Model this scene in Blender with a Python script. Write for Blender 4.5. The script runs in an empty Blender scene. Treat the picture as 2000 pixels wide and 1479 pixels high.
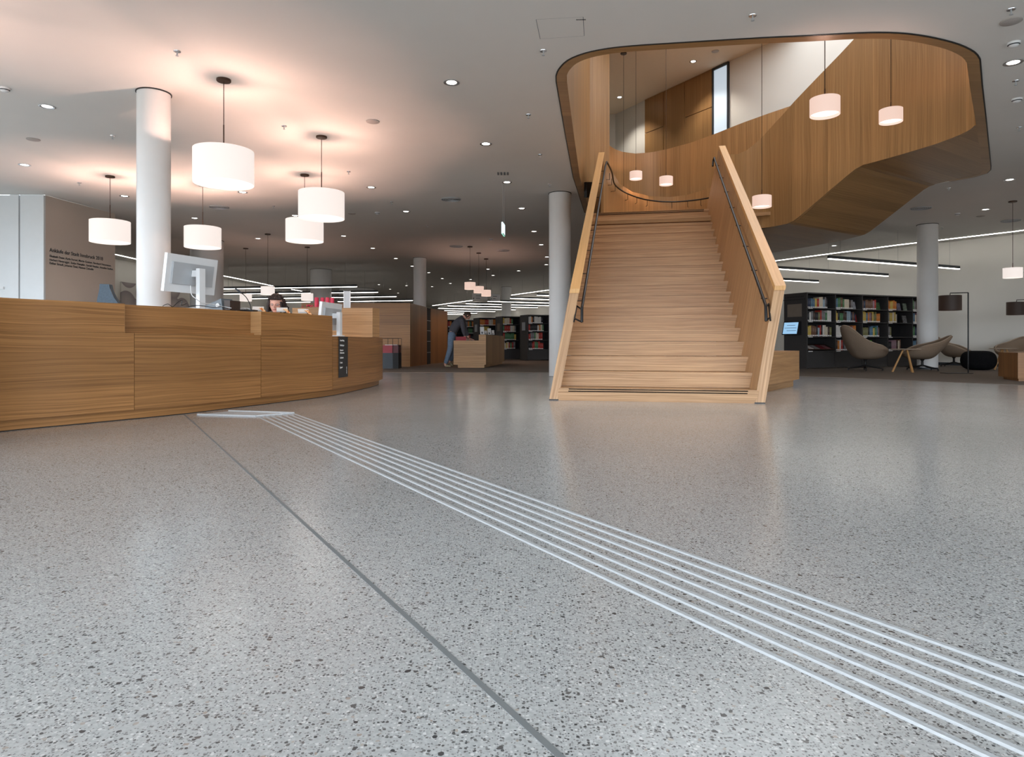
import bpy, bmesh, math, random
from mathutils import Vector, Matrix
from mathutils.geometry import tessellate_polygon
random.seed(7)
PI = math.pi
SC = bpy.context.scene
COL = SC.collection

# ------------------------------------------------------------------ survey
F, YH, CH, HC = 1300.0, 670.5, 0.6325, 3.5     # focal length (px), horizon row, camera height, ceiling height
def fl(px, py):                                 # a surveyed point of the floor
    Y = F*CH/(py-YH); return ((px-1000)/F*Y, Y)
def ce(px, py, H=HC):                           # a surveyed point of a ceiling at height H
    Y = F*(H-CH)/(YH-py); return ((px-1000)/F*Y, Y)
def zz(py, Y): return CH+(YH-py)*Y/F
def xx(px, Y): return (px-1000)/F*Y

# ------------------------------------------------------------------ materials
def srgb(r, g, b):
    f = lambda c: (c/255/12.92) if c/255 <= .04045 else ((c/255+.055)/1.055)**2.4
    return (f(r), f(g), f(b), 1)
def newmat(name):
    m = bpy.data.materials.new(name); m.use_nodes = True
    nt = m.node_tree; b = nt.nodes['Principled BSDF']
    return m, nt, b
def N(nt, t, **kw):
    n = nt.nodes.new(t)
    for k, v in kw.items(): setattr(n, k, v)
    return n
def L(nt, a, b): nt.links.new(a, b)
def plain(name, col, rough=.5, metal=0, noise=0.04, scale=8, emis=None, estr=0, bump=0, spec=.5, bscale=60):
    m, nt, b = newmat(name)
    b.inputs['Roughness'].default_value = rough
    b.inputs['Metallic'].default_value = metal
    b.inputs['Specular IOR Level'].default_value = spec
    geo = N(nt, 'ShaderNodeNewGeometry'); nz = N(nt, 'ShaderNodeTexNoise'); nz.inputs['Scale'].default_value = scale
    L(nt, geo.outputs['Position'], nz.inputs['Vector'])
    cr = N(nt, 'ShaderNodeValToRGB'); e = cr.color_ramp.elements
    e[0].position, e[1].position = .3, .7
    e[0].color = [c*(1-noise) for c in col[:3]]+[1]; e[1].color = [min(1, c*(1+noise)) for c in col[:3]]+[1]
    L(nt, nz.outputs['Fac'], cr.inputs['Fac']); L(nt, cr.outputs['Color'], b.inputs['Base Color'])
    if emis: b.inputs['Emission Color'].default_value = emis; b.inputs['Emission Strength'].default_value = estr
    if bump:
        n2 = N(nt, 'ShaderNodeTexNoise'); n2.inputs['Scale'].default_value = bscale; L(nt, geo.outputs['Position'], n2.inputs['Vector'])
        bp = N(nt, 'ShaderNodeBump'); bp.inputs['Strength'].default_value = bump; bp.inputs['Distance'].default_value = .01
        L(nt, n2.outputs['Fac'], bp.inputs['Height']); L(nt, bp.outputs['Normal'], b.inputs['Normal'])
    return m
def oak(name, light, dark, strip=.0, rough=.42, gx=.7, gy=38, contrast=1.0):
    """oak veneer: UV is in metres, u runs along the grain"""
    m, nt, b = newmat(name)
    uv = N(nt, 'ShaderNodeUVMap'); sep = N(nt, 'ShaderNodeSeparateXYZ'); L(nt, uv.outputs['UV'], sep.inputs[0])
    if strip:
        d = N(nt, 'ShaderNodeMath', operation='DIVIDE'); d.inputs[1].default_value = strip; L(nt, sep.outputs['Y'], d.inputs[0])
        fo = N(nt, 'ShaderNodeMath', operation='FLOOR'); L(nt, d.outputs[0], fo.inputs[0])
        wn = N(nt, 'ShaderNodeTexWhiteNoise', noise_dimensions='1D'); L(nt, fo.outputs[0], wn.inputs['W'])
        off = N(nt, 'ShaderNodeMath', operation='MULTIPLY'); off.inputs[1].default_value = 37; L(nt, wn.outputs['Value'], off.inputs[0])
        ua = N(nt, 'ShaderNodeMath', operation='ADD'); L(nt, sep.outputs['X'], ua.inputs[0]); L(nt, off.outputs[0], ua.inputs[1]); U = ua.outputs[0]
    else: U = sep.outputs['X']
    # wavy fibres
    cw = N(nt, 'ShaderNodeCombineXYZ'); L(nt, U, cw.inputs[0]); L(nt, sep.outputs['Y'], cw.inputs[1])
    mw = N(nt, 'ShaderNodeMapping'); mw.inputs['Scale'].default_value = (.9, 3.2, 1); L(nt, cw.outputs[0], mw.inputs['Vector'])
    nw = N(nt, 'ShaderNodeTexNoise'); nw.inputs['Scale'].default_value = 1; nw.inputs['Detail'].default_value = 1; L(nt, mw.outputs[0], nw.inputs['Vector'])
    mm = N(nt, 'ShaderNodeMath', operation='MULTIPLY'); mm.inputs[1].default_value = .07; L(nt, nw.outputs['Fac'], mm.inputs[0])
    va = N(nt, 'ShaderNodeMath', operation='ADD'); L(nt, sep.outputs['Y'], va.inputs[0]); L(nt, mm.outputs[0], va.inputs[1])
    c2 = N(nt, 'ShaderNodeCombineXYZ'); L(nt, U, c2.inputs[0]); L(nt, va.outputs[0], c2.inputs[1])
    def layer(sx, sy, det):
        mp = N(nt, 'ShaderNodeMapping'); mp.inputs['Scale'].default_value = (sx, sy, 1); L(nt, c2.outputs[0], mp.inputs['Vector'])
        nz = N(nt, 'ShaderNodeTexNoise'); nz.inputs['Scale'].default_value = 1; nz.inputs['Detail'].default_value = det; L(nt, mp.outputs[0], nz.inputs['Vector'])
        return nz.outputs['Fac']
    a = layer(gx, gy, 3); f2 = layer(gx*5, gy*6, 2)
    mix = N(nt, 'ShaderNodeMath', operation='MULTIPLY_ADD'); mix.inputs[1].default_value = .35; L(nt, f2, mix.inputs[0])
    s1 = N(nt, 'ShaderNodeMath', operation='MULTIPLY'); s1.inputs[1].default_value = .65; L(nt, a, s1.inputs[0]); L(nt, s1.outputs[0], mix.inputs[2])
    cr = N(nt, 'ShaderNodeValToRGB'); e = cr.color_ramp.elements
    w = .17/contrast
    e[0].position, e[1].position = .5-w, .5+w*.8
    e[0].color, e[1].color = dark, light
    L(nt, mix.outputs[0], cr.inputs['Fac'])
    out = cr.outputs['Color']
    hs = N(nt, 'ShaderNodeHueSaturation'); L(nt, out, hs.inputs['Color'])
    big = layer(.35, 1.6, 1)
    mr = N(nt, 'ShaderNodeMapRange'); mr.inputs['From Min'].default_value = .3; mr.inputs['From Max'].default_value = .7
    mr.inputs['To Min'].default_value = .9; mr.inputs['To Max'].default_value = 1.08; L(nt, big, mr.inputs['Value'])
    vout = mr.outputs[0]
    if strip:
        m3 = N(nt, 'ShaderNodeMapRange'); m3.inputs['To Min'].default_value = .9; m3.inputs['To Max'].default_value = 1.1; L(nt, wn.outputs['Value'], m3.inputs['Value'])
        m4 = N(nt, 'ShaderNodeMath', operation='MULTIPLY'); L(nt, vout, m4.inputs[0]); L(nt, m3.outputs[0], m4.inputs[1]); vout = m4.outputs[0]
    L(nt, vout, hs.inputs['Value']); L(nt, hs.outputs['Color'], b.inputs['Base Color'])
    b.inputs['Roughness'].default_value = rough; b.inputs['Specular IOR Level'].default_value = .4
    return m
def emit(name, col, strength, base=(.8, .8, .8, 1)):
    m, nt, b = newmat(name)
    b.inputs['Base Color'].default_value = base; b.inputs['Roughness'].default_value = .6
    b.inputs['Emission Color'].default_value = col; b.inputs['Emission Strength'].default_value = strength
    return m
def terrazzo():
    m, nt, b = newmat('terrazzo')
    geo = N(nt, 'ShaderNodeNewGeometry')
    def chips(scale, rad, keep, seed):
        mp = N(nt, 'ShaderNodeMapping'); mp.inputs['Location'].default_value = (seed, seed*1.7, 0); L(nt, geo.outputs['Position'], mp.inputs['Vector'])
        nd = N(nt, 'ShaderNodeTexNoise'); nd.inputs['Scale'].default_value = scale*1.6; L(nt, mp.outputs[0], nd.inputs['Vector'])
        sc = N(nt, 'ShaderNodeVectorMath', operation='SCALE'); sc.inputs['Scale'].default_value = .55/scale; L(nt, nd.outputs['Color'], sc.inputs[0])
        ad = N(nt, 'ShaderNodeVectorMath', operation='ADD'); L(nt, mp.outputs[0], ad.inputs[0]); L(nt, sc.outputs[0], ad.inputs[1])
        v = N(nt, 'ShaderNodeTexVoronoi', voronoi_dimensions='2D'); v.inputs['Scale'].default_value = scale; L(nt, ad.outputs[0], v.inputs['Vector'])
        s = N(nt, 'ShaderNodeSeparateColor'); L(nt, v.outputs['Color'], s.inputs[0])
        k = N(nt, 'ShaderNodeMath', operation='LESS_THAN'); k.inputs[1].default_value = keep; L(nt, s.outputs[0], k.inputs[0])
        r = N(nt, 'ShaderNodeMath', operation='MULTIPLY'); r.inputs[1].default_value = rad; L(nt, s.outputs[1], r.inputs[0])
        r2 = N(nt, 'ShaderNodeMath', operation='ADD'); r2.inputs[1].default_value = rad*.4; L(nt, r.outputs[0], r2.inputs[0])
        d = N(nt, 'ShaderNodeMath', operation='LESS_THAN'); L(nt, v.outputs['Distance'], d.inputs[0]); L(nt, r2.outputs[0], d.inputs[1])
        o = N(nt, 'ShaderNodeMath', operation='MULTIPLY'); L(nt, k.outputs[0], o.inputs[0]); L(nt, d.outputs[0], o.inputs[1])
        return o.outputs[0], s.outputs[2]
    nz = N(nt, 'ShaderNodeTexNoise'); nz.inputs['Scale'].default_value = 120; nz.inputs['Detail'].default_value = 3; L(nt, geo.outputs['Position'], nz.inputs['Vector'])
    cr = N(nt, 'ShaderNodeValToRGB'); e = cr.color_ramp.elements; e[0].position, e[1].position = .3, .72
    e[0].color = (.40, .41, .415, 1); e[1].color = (.56, .57, .57, 1); L(nt, nz.outputs['Fac'], cr.inputs['Fac'])
    cur = cr.outputs['Color']
    n3 = N(nt, 'ShaderNodeTexNoise'); n3.inputs['Scale'].default_value = .8; n3.inputs['Detail'].default_value = 4; L(nt, geo.outputs['Position'], n3.inputs['Vector'])
    mr = N(nt, 'ShaderNodeMapRange'); mr.inputs['From Min'].default_value = .3; mr.inputs['From Max'].default_value = .7
    mr.inputs['To Min'].default_value = .93; mr.inputs['To Max'].default_value = 1.05; L(nt, n3.outputs['Fac'], mr.inputs['Value'])
    hv = N(nt, 'ShaderNodeHueSaturation'); L(nt, cur, hv.inputs['Color']); L(nt, mr.outputs[0], hv.inputs['Value']); cur = hv.outputs['Color']
    for scale, rad, keep, seed, c0, c1 in ((230, .42, .30, 3, (.20, .205, .21, 1), (.30, .29, .28, 1)), (150, .38, .16, 9, (.60, .61, .61, 1), (.70, .70, .69, 1)),
                                           (140, .32, .22, 1, (.05, .053, .056, 1), (.17, .17, .165, 1)), (66, .25, .085, 5, (.035, .038, .042, 1), (.16, .155, .15, 1)), (90, .3, .03, 7, (.34, .29, .25, 1), (.45, .42, .38, 1))):
        mask, rnd = chips(scale, rad, keep, seed)
        c = N(nt, 'ShaderNodeMix', data_type='RGBA'); c.inputs[6].default_value = c0; c.inputs[7].default_value = c1; L(nt, rnd, c.inputs[0])
        mx = N(nt, 'ShaderNodeMix', data_type='RGBA'); L(nt, mask, mx.inputs[0]); L(nt, cur, mx.inputs[6]); L(nt, c.outputs[2], mx.inputs[7]); cur = mx.outputs[2]
    L(nt, cur, b.inputs['Base Color'])
    n4 = N(nt, 'ShaderNodeTexNoise'); n4.inputs['Scale'].default_value = 3; n4.inputs['Detail'].default_value = 5; L(nt, geo.outputs['Position'], n4.inputs['Vector'])
    m5 = N(nt, 'ShaderNodeMapRange'); m5.inputs['To Min'].default_value = .14; m5.inputs['To Max'].default_value = .22; L(nt, n4.outputs['Fac'], m5.inputs['Value'])
    L(nt, m5.outputs[0], b.inputs['Roughness'])
    b.inputs['Specular IOR Level'].default_value = .5
    return m
M = {}
M['terrazzo'] = terrazzo()
M['ceil'] = plain('ceiling_paint', srgb(228, 226, 222), .85, noise=.01, scale=2)
M['wallw'] = plain('white_wall_paint', srgb(226, 224, 218), .8, noise=.015, scale=1.5)
M['wallbeige'] = plain('beige_wall_paint', srgb(208, 194, 182), .8, noise=.015, scale=1.5)
M['panelw'] = plain('white_wall_panel', srgb(226, 230, 233), .45, noise=.01)
M['column'] = plain('column_paint', srgb(226, 226, 226), .6, noise=.01)
M['carpet'] = plain('carpet_pile', srgb(128, 120, 113), .95, noise=.22, scale=160, bump=.5, bscale=300, spec=.1)
M['oak_desk'] = oak('oak_desk', srgb(168, 120, 72), srgb(116, 78, 43), .28, gx=.5, gy=85, contrast=1.05)
M['oak_stair'] = oak('oak_stair', srgb(202, 161, 118), srgb(148, 107, 69), 0, gy=60, contrast=1.0)
M['oak_rail'] = oak('oak_rail', srgb(222, 174, 116), srgb(196, 146, 88), 0, gy=50, contrast=.7)
M['oak_wall'] = oak('oak_wall', srgb(178, 139, 94), srgb(134, 98, 60), .22, gx=.4, gy=70, contrast=.8, rough=.34)
M['oak_box'] = oak('oak_box', srgb(184, 143, 98), srgb(140, 101, 64), .3, contrast=.9)
M['black'] = plain('black_steel', srgb(28, 27, 28), .45, noise=.05, metal=.2)
M['rubber'] = plain('black_rubber', srgb(16, 15, 15), .9, spec=.1)
M['shelf'] = plain('anthracite_shelf', srgb(58, 56, 56), .5, noise=.04)
M['shelfback'] = plain('dark_shelf_back', srgb(22, 22, 24), .7, noise=.04)
M['rib'] = plain('white_rib', srgb(184, 187, 190), .6, noise=.06, scale=60, bump=.2)
M['joint'] = plain('grey_joint', srgb(120, 124, 126), .6)
M['bronze'] = plain('bronze_metal', srgb(70, 50, 38), .4, metal=.5)
M['shade'] = emit('lamp_shade_fabric', (1, .89, .83, 1), .84, base=(.3, .29, .28, 1))
M['shade_s'] = emit('small_lamp_shade_fabric', (1, .70, .58, 1), .78, base=(.25, .23, .22, 1))
M['diff'] = emit('lamp_diffuser', (1, .86, .74, 1), 1.5)
M['spoke'] = plain('lamp_frame', srgb(210, 205, 200), .4)
M['ledw'] = emit('led_white', (1, .95, .88, 1), 9.0)
M['ledslot'] = emit('led_slot', (1, .95, .88, 1), 14.0)
M['down'] = emit('downlight_lens', (1, .95, .88, 1), 9)
M['chrome'] = plain('chrome_ring', srgb(225, 228, 232), .22, metal=.85, noise=.02)
M['white'] = plain('white_plastic', srgb(232, 234, 236), .4, noise=.01)
M['grey'] = plain('grey_plastic', srgb(180, 184, 188), .45, noise=.02)
M['midgrey'] = plain('mid_grey_plastic', srgb(105, 112, 118), .45, noise=.03)
M['dgrey'] = plain('dark_grey_plastic', srgb(52, 58, 64), .4, noise=.03)
M['felt'] = plain('brown_wool', srgb(136, 118, 101), .9, noise=.12, scale=120, bump=.25, spec=.15)
M['piping'] = plain('light_piping', srgb(172, 152, 132), .8, noise=.05)
M['pouf'] = plain('black_knit', srgb(22, 22, 24), .95, noise=.25, scale=70, bump=.6, bscale=90, spec=.1)
M['oakleg'] = oak('oak_leg', srgb(214, 166, 108), srgb(180, 130, 78), 0, gy=60, contrast=.7)
M['dshade'] = emit('dark_lamp_shade', (1, .45, .25, 1), .012, base=srgb(30, 27, 26))
M['screen'] = emit('tablet_screen', (.35, .6, .85, 1), .9, base=srgb(60, 110, 150))
M['paper'] = plain('white_paper', srgb(232, 230, 228), .7, noise=.02)
M['red'] = plain('red_plastic', srgb(150, 40, 52), .5, noise=.05)
M['redwax'] = plain('red_wax', srgb(205, 48, 78), .5, noise=.05)
M['tan'] = plain('info_board', srgb(128, 116, 104), .6)
M['skin'] = plain('skin', srgb(224, 168, 148), .55, noise=.04, scale=20)
M['hair'] = plain('dark_hair', srgb(42, 28, 24), .6, noise=.3, scale=90, bump=.6, bscale=120)
M['brownhair'] = plain('brown_hair', srgb(66, 50, 40), .7, noise=.2, scale=60)
M['jumper'] = plain('grey_jumper', srgb(76, 74, 80), .9, noise=.1, scale=40)
M['jeans'] = plain('blue_jeans', srgb(106, 124, 146), .9, noise=.14, scale=30)
M['shoe'] = plain('beige_shoe', srgb(150, 138, 110), .7)
M['glassw'], _nt, _b = newmat('window_glass'); _b.inputs['Transmission Weight'].default_value = 1; _b.inputs['Roughness'].default_value = 0; _b.inputs['IOR'].default_value = 1.45
M['pane'] = emit('lit_office_window', (.72, .86, 1, 1), .55, base=srgb(190, 205, 215))
M['exit'] = emit('exit_sign_face', (.75, .95, 1, 1), 1.1)
M['mural'] = None
def giraffe():
    m, nt, b = newmat('orange_spotted_card'); geo = N(nt, 'ShaderNodeNewGeometry')
    v = N(nt, 'ShaderNodeTexVoronoi', feature='DISTANCE_TO_EDGE'); v.inputs['Scale'].default_value = 28; L(nt, geo.outputs['Position'], v.inputs['Vector'])
    cr = N(nt, 'ShaderNodeValToRGB'); e = cr.color_ramp.elements; e[0].position, e[1].position = .08, .16; e[0].color = srgb(236, 190, 140); e[1].color = srgb(196, 112, 50)
    L(nt, v.outputs['Distance'], cr.inputs['Fac']); L(nt, cr.outputs['Color'], b.inputs['Base Color']); b.inputs['Roughness'].default_value = .6
    return m
M['giraffe'] = giraffe()
def mural():
    m, nt, b = newmat('grey_bubble_mural'); geo = N(nt, 'ShaderNodeNewGeometry')
    v = N(nt, 'ShaderNodeTexVoronoi'); v.inputs['Scale'].default_value = 1.1; v.inputs['Randomness'].default_value = .9; L(nt, geo.outputs['Position'], v.inputs['Vector'])
    cr = N(nt, 'ShaderNodeValToRGB'); e = cr.color_ramp.elements; e[0].position, e[1].position = .1, .62; e[0].color = srgb(214, 204, 200); e[1].color = srgb(150, 140, 142)
    e2 = cr.color_ramp.elements.new(.64); e2.color = srgb(216, 212, 206)
    L(nt, v.outputs['Distance'], cr.inputs['Fac']); L(nt, cr.outputs['Color'], b.inputs['Base Color']); b.inputs['Roughness'].default_value = .7
    return m
M['mural'] = mural()

# ------------------------------------------------------------------ mesh helpers
def BM(): return bmesh.new()
def add_box(bm, lo, hi, mat=None):
    vs = [bm.verts.new((x, y, z)) for x in (lo[0], hi[0]) for y in (lo[1], hi[1]) for z in (lo[2], hi[2])]
    if mat is not None:
        for v in vs: v.co = mat @ v.co
    for f in ((0, 1, 3, 2), (4, 6, 7, 5), (0, 4, 5, 1), (2, 3, 7, 6), (0, 2, 6, 4), (1, 5, 7, 3)):
        bm.faces.new([vs[i] for i in f])
    return vs
def add_hexa(bm, b4, t4):
    """solid between two quads given in the same winding"""
    b = [bm.verts.new(p) for p in b4]; t = [bm.verts.new(p) for p in t4]
    bm.faces.new(b[::-1]); bm.faces.new(t)
    for i in range(4): bm.faces.new([b[i], b[(i+1) % 4], t[(i+1) % 4], t[i]])
def add_prism(bm, poly, z0, z1):
    """polygon in plan (maybe concave); z0 and z1 numbers or one per point"""
    n = len(poly); z0 = z0 if isinstance(z0, (list, tuple)) else [z0]*n; z1 = z1 if isinstance(z1, (list, tuple)) else [z1]*n
    a = [bm.verts.new((p[0], p[1], z)) for p, z in zip(poly, z0)]; b = [bm.verts.new((p[0], p[1], z)) for p, z in zip(poly, z1)]
    for t in tessellate_polygon([[Vector((p[0], p[1], 0)) for p in poly]]):
        bm.faces.new([a[i] for i in t]); bm.faces.new([b[i] for i in t[::-1]])
    for i in range(n): bm.faces.new([a[i], a[(i+1) % n], b[(i+1) % n], b[i]])
def add_wallstrip(bm, pts, th, z0, z1):
    """a thin upright wall along an open plan curve: th to its left; z0, z1 numbers or per point"""
    n = len(pts); z0 = z0 if isinstance(z0, (list, tuple)) else [z0]*n; z1 = z1 if isinstance(z1, (list, tuple)) else [z1]*n
    nor = []
    for i in range(n):
        a = Vector(pts[max(i-1, 0)][:2]); b = Vector(pts[min(i+1, n-1)][:2]); d = (b-a).normalized(); nor.append(Vector((-d.y, d.x)))
    rows = []
    for i in range(n):
        p = Vector(pts[i][:2]); q = p+nor[i]*th
        rows.append([bm.verts.new((p.x, p.y, z0[i])), bm.verts.new((p.x, p.y, z1[i])), bm.verts.new((q.x, q.y, z1[i])), bm.verts.new((q.x, q.y, z0[i]))])
    for i in range(n-1):
        for k in range(4): bm.faces.new([rows[i][k], rows[i+1][k], rows[i+1][(k+1) % 4], rows[i][(k+1) % 4]])
    bm.faces.new(rows[0]); bm.faces.new(rows[-1][::-1])
def add_tube(bm, path, r, segs=8, closed=False):
    path = [Vector(p) for p in path]; n = len(path); rings = []
    rr = r if isinstance(r, (list, tuple)) else [r]*n
    up = None
    for i in range(n):
        a = path[(i-1) % n] if (closed or i > 0) else path[0]; b = path[(i+1) % n] if (closed or i < n-1) else path[-1]
        d = (b-a).normalized()
        if up is None:
            up = Vector((0, 0, 1)) if abs(d.z) < .9 else Vector((1, 0, 0))
        s = d.cross(up).normalized(); up = s.cross(d).normalized()
        rings.append([bm.verts.new(path[i]+(s*math.cos(2*PI*k/segs)+up*math.sin(2*PI*k/segs))*rr[i]) for k in range(segs)])
    for i in range(n if closed else n-1):
        for k in range(segs): bm.faces.new([rings[i][k], rings[i][(k+1) % segs], rings[(i+1) % n][(k+1) % segs], rings[(i+1) % n][k]])
    if not closed: bm.faces.new(rings[0][::-1]); bm.faces.new(rings[-1])
def add_lathe(bm, prof, segs=32, c=(0, 0), close=False):
    rings = []
    for r, z in prof:
        if r < 1e-6: rings.append([bm.verts.new((c[0], c[1], z))])
        else: rings.append([bm.verts.new((c[0]+r*math.cos(2*PI*k/segs), c[1]+r*math.sin(2*PI*k/segs), z)) for k in range(segs)])
    m = len(rings)
    for i in range(m if close else m-1):
        a, b = rings[i], rings[(i+1) % m]
        for k in range(segs):
            if len(a) == 1 and len(b) == 1: continue
            if len(a) == 1: bm.faces.new([a[0], b[k], b[(k+1) % segs]])
            elif len(b) == 1: bm.faces.new([a[k], b[0], a[(k+1) % segs]])
            else: bm.faces.new([a[k], b[k], b[(k+1) % segs], a[(k+1) % segs]])
def finish(bm, name, mat, grain=None, smooth=False, bevel=0):
    if bevel:
        bmesh.ops.bevel(bm, geom=[e for e in bm.edges if len(e.link_faces) == 2 and e.calc_face_angle(0) > .5], offset=bevel, segments=2, affect='EDGES', profile=.6)
    bmesh.ops.recalc_face_normals(bm, faces=bm.faces)
    if grain is not None:
        g = Vector(grain).normalized(); lay = bm.loops.layers.uv.new('UVMap')
        for f in bm.faces:
            n = f.normal; a = g-n*g.dot(n)
            if a.length < .2:
                a = Vector((0, 0, 1))-n*n.z
                if a.length < .2: a = Vector((1, 0, 0))-n*n.x
            a.normalize(); c = n.cross(a)
            if abs(c.z) > .5:
                if c.z < 0: c = -c
            elif c.x+c.y*.3 < 0: c = -c
            for l in f.loops: l[lay].uv = (l.vert.co.dot(a), l.vert.co.dot(c))
    me = bpy.data.meshes.new(name); bm.to_mesh(me); bm.free()
    if smooth:
        me.polygons.foreach_set('use_smooth', [True]*len(me.polygons))
        try: me.set_sharp_from_angle(angle=math.radians(smooth if isinstance(smooth, (int, float)) and smooth > 1 else 40))
        except Exception: pass
    for m in (mat if isinstance(mat, (list, tuple)) else [mat]): me.materials.append(m)
    return me
def obj(name, bm, mat, parent=None, grain=None, smooth=False, bevel=0, label=None):
    me = finish(bm, name, mat, grain, smooth, bevel)
    o = bpy.data.objects.new(name, me); COL.objects.link(o)
    if parent is not None: o.parent = parent
    if label: o['label'] = label
    return o
def wobj(name, bm, mat, root, **k):
    """a part whose mesh is in world coordinates, under a root that only has a location"""
    o = obj(name, bm, mat, root, **k)
    off = Vector((0, 0, 0)); r = root
    while r is not None: off += Vector(r.location); r = r.parent
    o.location = -off
    return o
def tag(o, label, cat, group=None):
    o['label'] = label; o['category'] = cat
    if group: o['group'] = group
    return o
def thing(name, label, cat, loc=(0, 0, 0), rz=0, group=None):
    o = bpy.data.objects.new(name, None); COL.objects.link(o); o.empty_display_size = .1
    o.location = loc; o.rotation_euler = (0, 0, rz)
    return tag(o, label, cat, group)
def struct(name, bm, mat, parent=None, **k):
    o = obj(name, bm, mat, parent, **k)
    if parent is None: o['kind'] = 'structure'
    return o
def dup(root, loc, rz=0, label=None, group=None, scale=None):
    r = root.copy(); COL.objects.link(r); r.location = loc; r.rotation_euler = (0, 0, rz)
    if scale: r.scale = scale
    if label: r['label'] = label
    if group: r['group'] = group
    for ch in root.children:
        c = ch.copy(); COL.objects.link(c); c.parent = r
        for g in ch.children:
            d = g.copy(); COL.objects.link(d); d.parent = c
    return r
def spline(pts, n=8):
    """Catmull-Rom through points of any dimension"""
    P = [tuple(p) for p in pts]; out = []
    for i in range(len(P)-1):
        p0 = P[max(i-1, 0)]; p1 = P[i]; p2 = P[i+1]; p3 = P[min(i+2, len(P)-1)]
        for k in range(n):
            t = k/n
            out.append(tuple(.5*((2*b)+(-a+c)*t+(2*a-5*b+4*c-d)*t*t+(-a+3*b-3*c+d)*t**3) for a, b, c, d in zip(p0, p1, p2, p3)))
    out.append(P[-1]); return out
def interp(x, tab):
    if x <= tab[0][0]: return tab[0][1]
    for (a, b), (c, d) in zip(tab, tab[1:]):
        if x <= c: return b+(d-b)*(x-a)/(c-a)
    return tab[-1][1]
def text(name, body, size, mat, parent=None, extrude=.001, align='LEFT', matrix=None, bold=False, squash=1):
    cu = bpy.data.curves.new(name, 'FONT'); cu.body = body; cu.size = size; cu.extrude = extrude; cu.align_x = align
    if bold: cu.offset = size*.012
    cu.resolution_u = 3
    o = bpy.data.objects.new(name, cu); COL.objects.link(o)
    dg = bpy.context.evaluated_depsgraph_get(); me = bpy.data.meshes.new_from_object(o.evaluated_get(dg))
    bpy.data.objects.remove(o); me.materials.clear(); me.materials.append(mat)
    if squash != 1:
        for v in me.vertices: v.co.x *= squash
    if matrix is not None: me.transform(matrix)
    o = bpy.data.objects.new(name, me); COL.objects.link(o)
    if parent: o.parent = parent
    return o

# ------------------------------------------------------------------ camera
cam = bpy.data.cameras.new('camera'); camo = bpy.data.objects.new('camera', cam); COL.objects.link(camo)
camo.location = (0, 0, CH); camo.rotation_euler = (PI/2, 0, 0)
cam.sensor_width = 36; cam.lens = F/2000*36; cam.shift_y = -(739.5-YH)/2000; cam.clip_start = .05; cam.clip_end = 300
SC.camera = camo
SC.view_settings.view_transform = 'Standard'; SC.view_settings.look = 'None'; SC.view_settings.gamma = 1
SC.view_settings.exposure = 0.0; SC.view_settings.use_curve_mapping = False
SC.cycles.use_denoising = True; SC.cycles.use_adaptive_sampling = True; SC.cycles.adaptive_threshold = .03; SC.cycles.max_bounces = 6; SC.cycles.diffuse_bounces = 4; SC.cycles.glossy_bounces = 3
SC.cycles.transmission_bounces = 4; SC.cycles.sample_clamp_indirect = 6; SC.cycles.caustics_reflective = False; SC.cycles.caustics_refractive = False

# ------------------------------------------------------------------ stair frame
SX0, SY0, SYAW, SW, ST, SR, SZO, SS, SUR, NS = .54, 7.3665, .1917, 2.066, .2928, .17, -.031, .1917, 1.033, 18
def SP(u, v, z): return Vector((SX0+u*math.cos(SYAW)+v*math.sin(SYAW), SY0-u*math.sin(SYAW)+v*math.cos(SYAW), z))
def zl(v): return SR+SZO+v/ST*SR
def SQ(side, v, z, out=0):
    """a point on the inner face of a balustrade (side 0 left, 1 right), out = distance towards the outside"""
    return SP(side*SW+SS*(z-zl(v))+(out if side else -out), v, z)
AX = Vector((math.sin(SYAW), math.cos(SYAW), 0)); AC = Vector((math.cos(SYAW), -math.sin(SYAW), 0))

# opening in the ceiling (plan of its outer edge)
LEFTED = [(1.95, 15.9), (1.74, 15.2), (1.6, 14.6), (1.057, 11.45), (.737, 9.125), (.489, 7.267)]
FRONT = [(.479, 7.13), (.495, 6.96), (.57, 6.74), (.719, 6.58), (.922, 6.477), (1.16, 6.416), (1.517, 6.361), (2.31, 6.25), (2.8, 6.2), (3.189, 6.15), (3.473, 6.143), (3.704, 6.174), (3.973, 6.253), (4.28, 6.383), (4.547, 6.553), (4.714, 6.715)]
RIGHTED = [(5.208, 7.383), (6.055, 8.511), (7.734, 10.76), (7.889, 10.98), (7.99, 11.2), (7.96, 11.46), (7.756, 11.78), (7.62, 12.0)]
FAR = [(7.2, 12.6), (6.87, 13.12), (6.7, 14.0), (6.25, 15.1), (5.6, 16.2), (4.7, 17.0), (3.8, 17.2), (2.9, 17.0), (2.3, 16.5)]
fr2 = spline(FRONT, 3)
OPEN = LEFTED+fr2+RIGHTED+FAR

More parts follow.
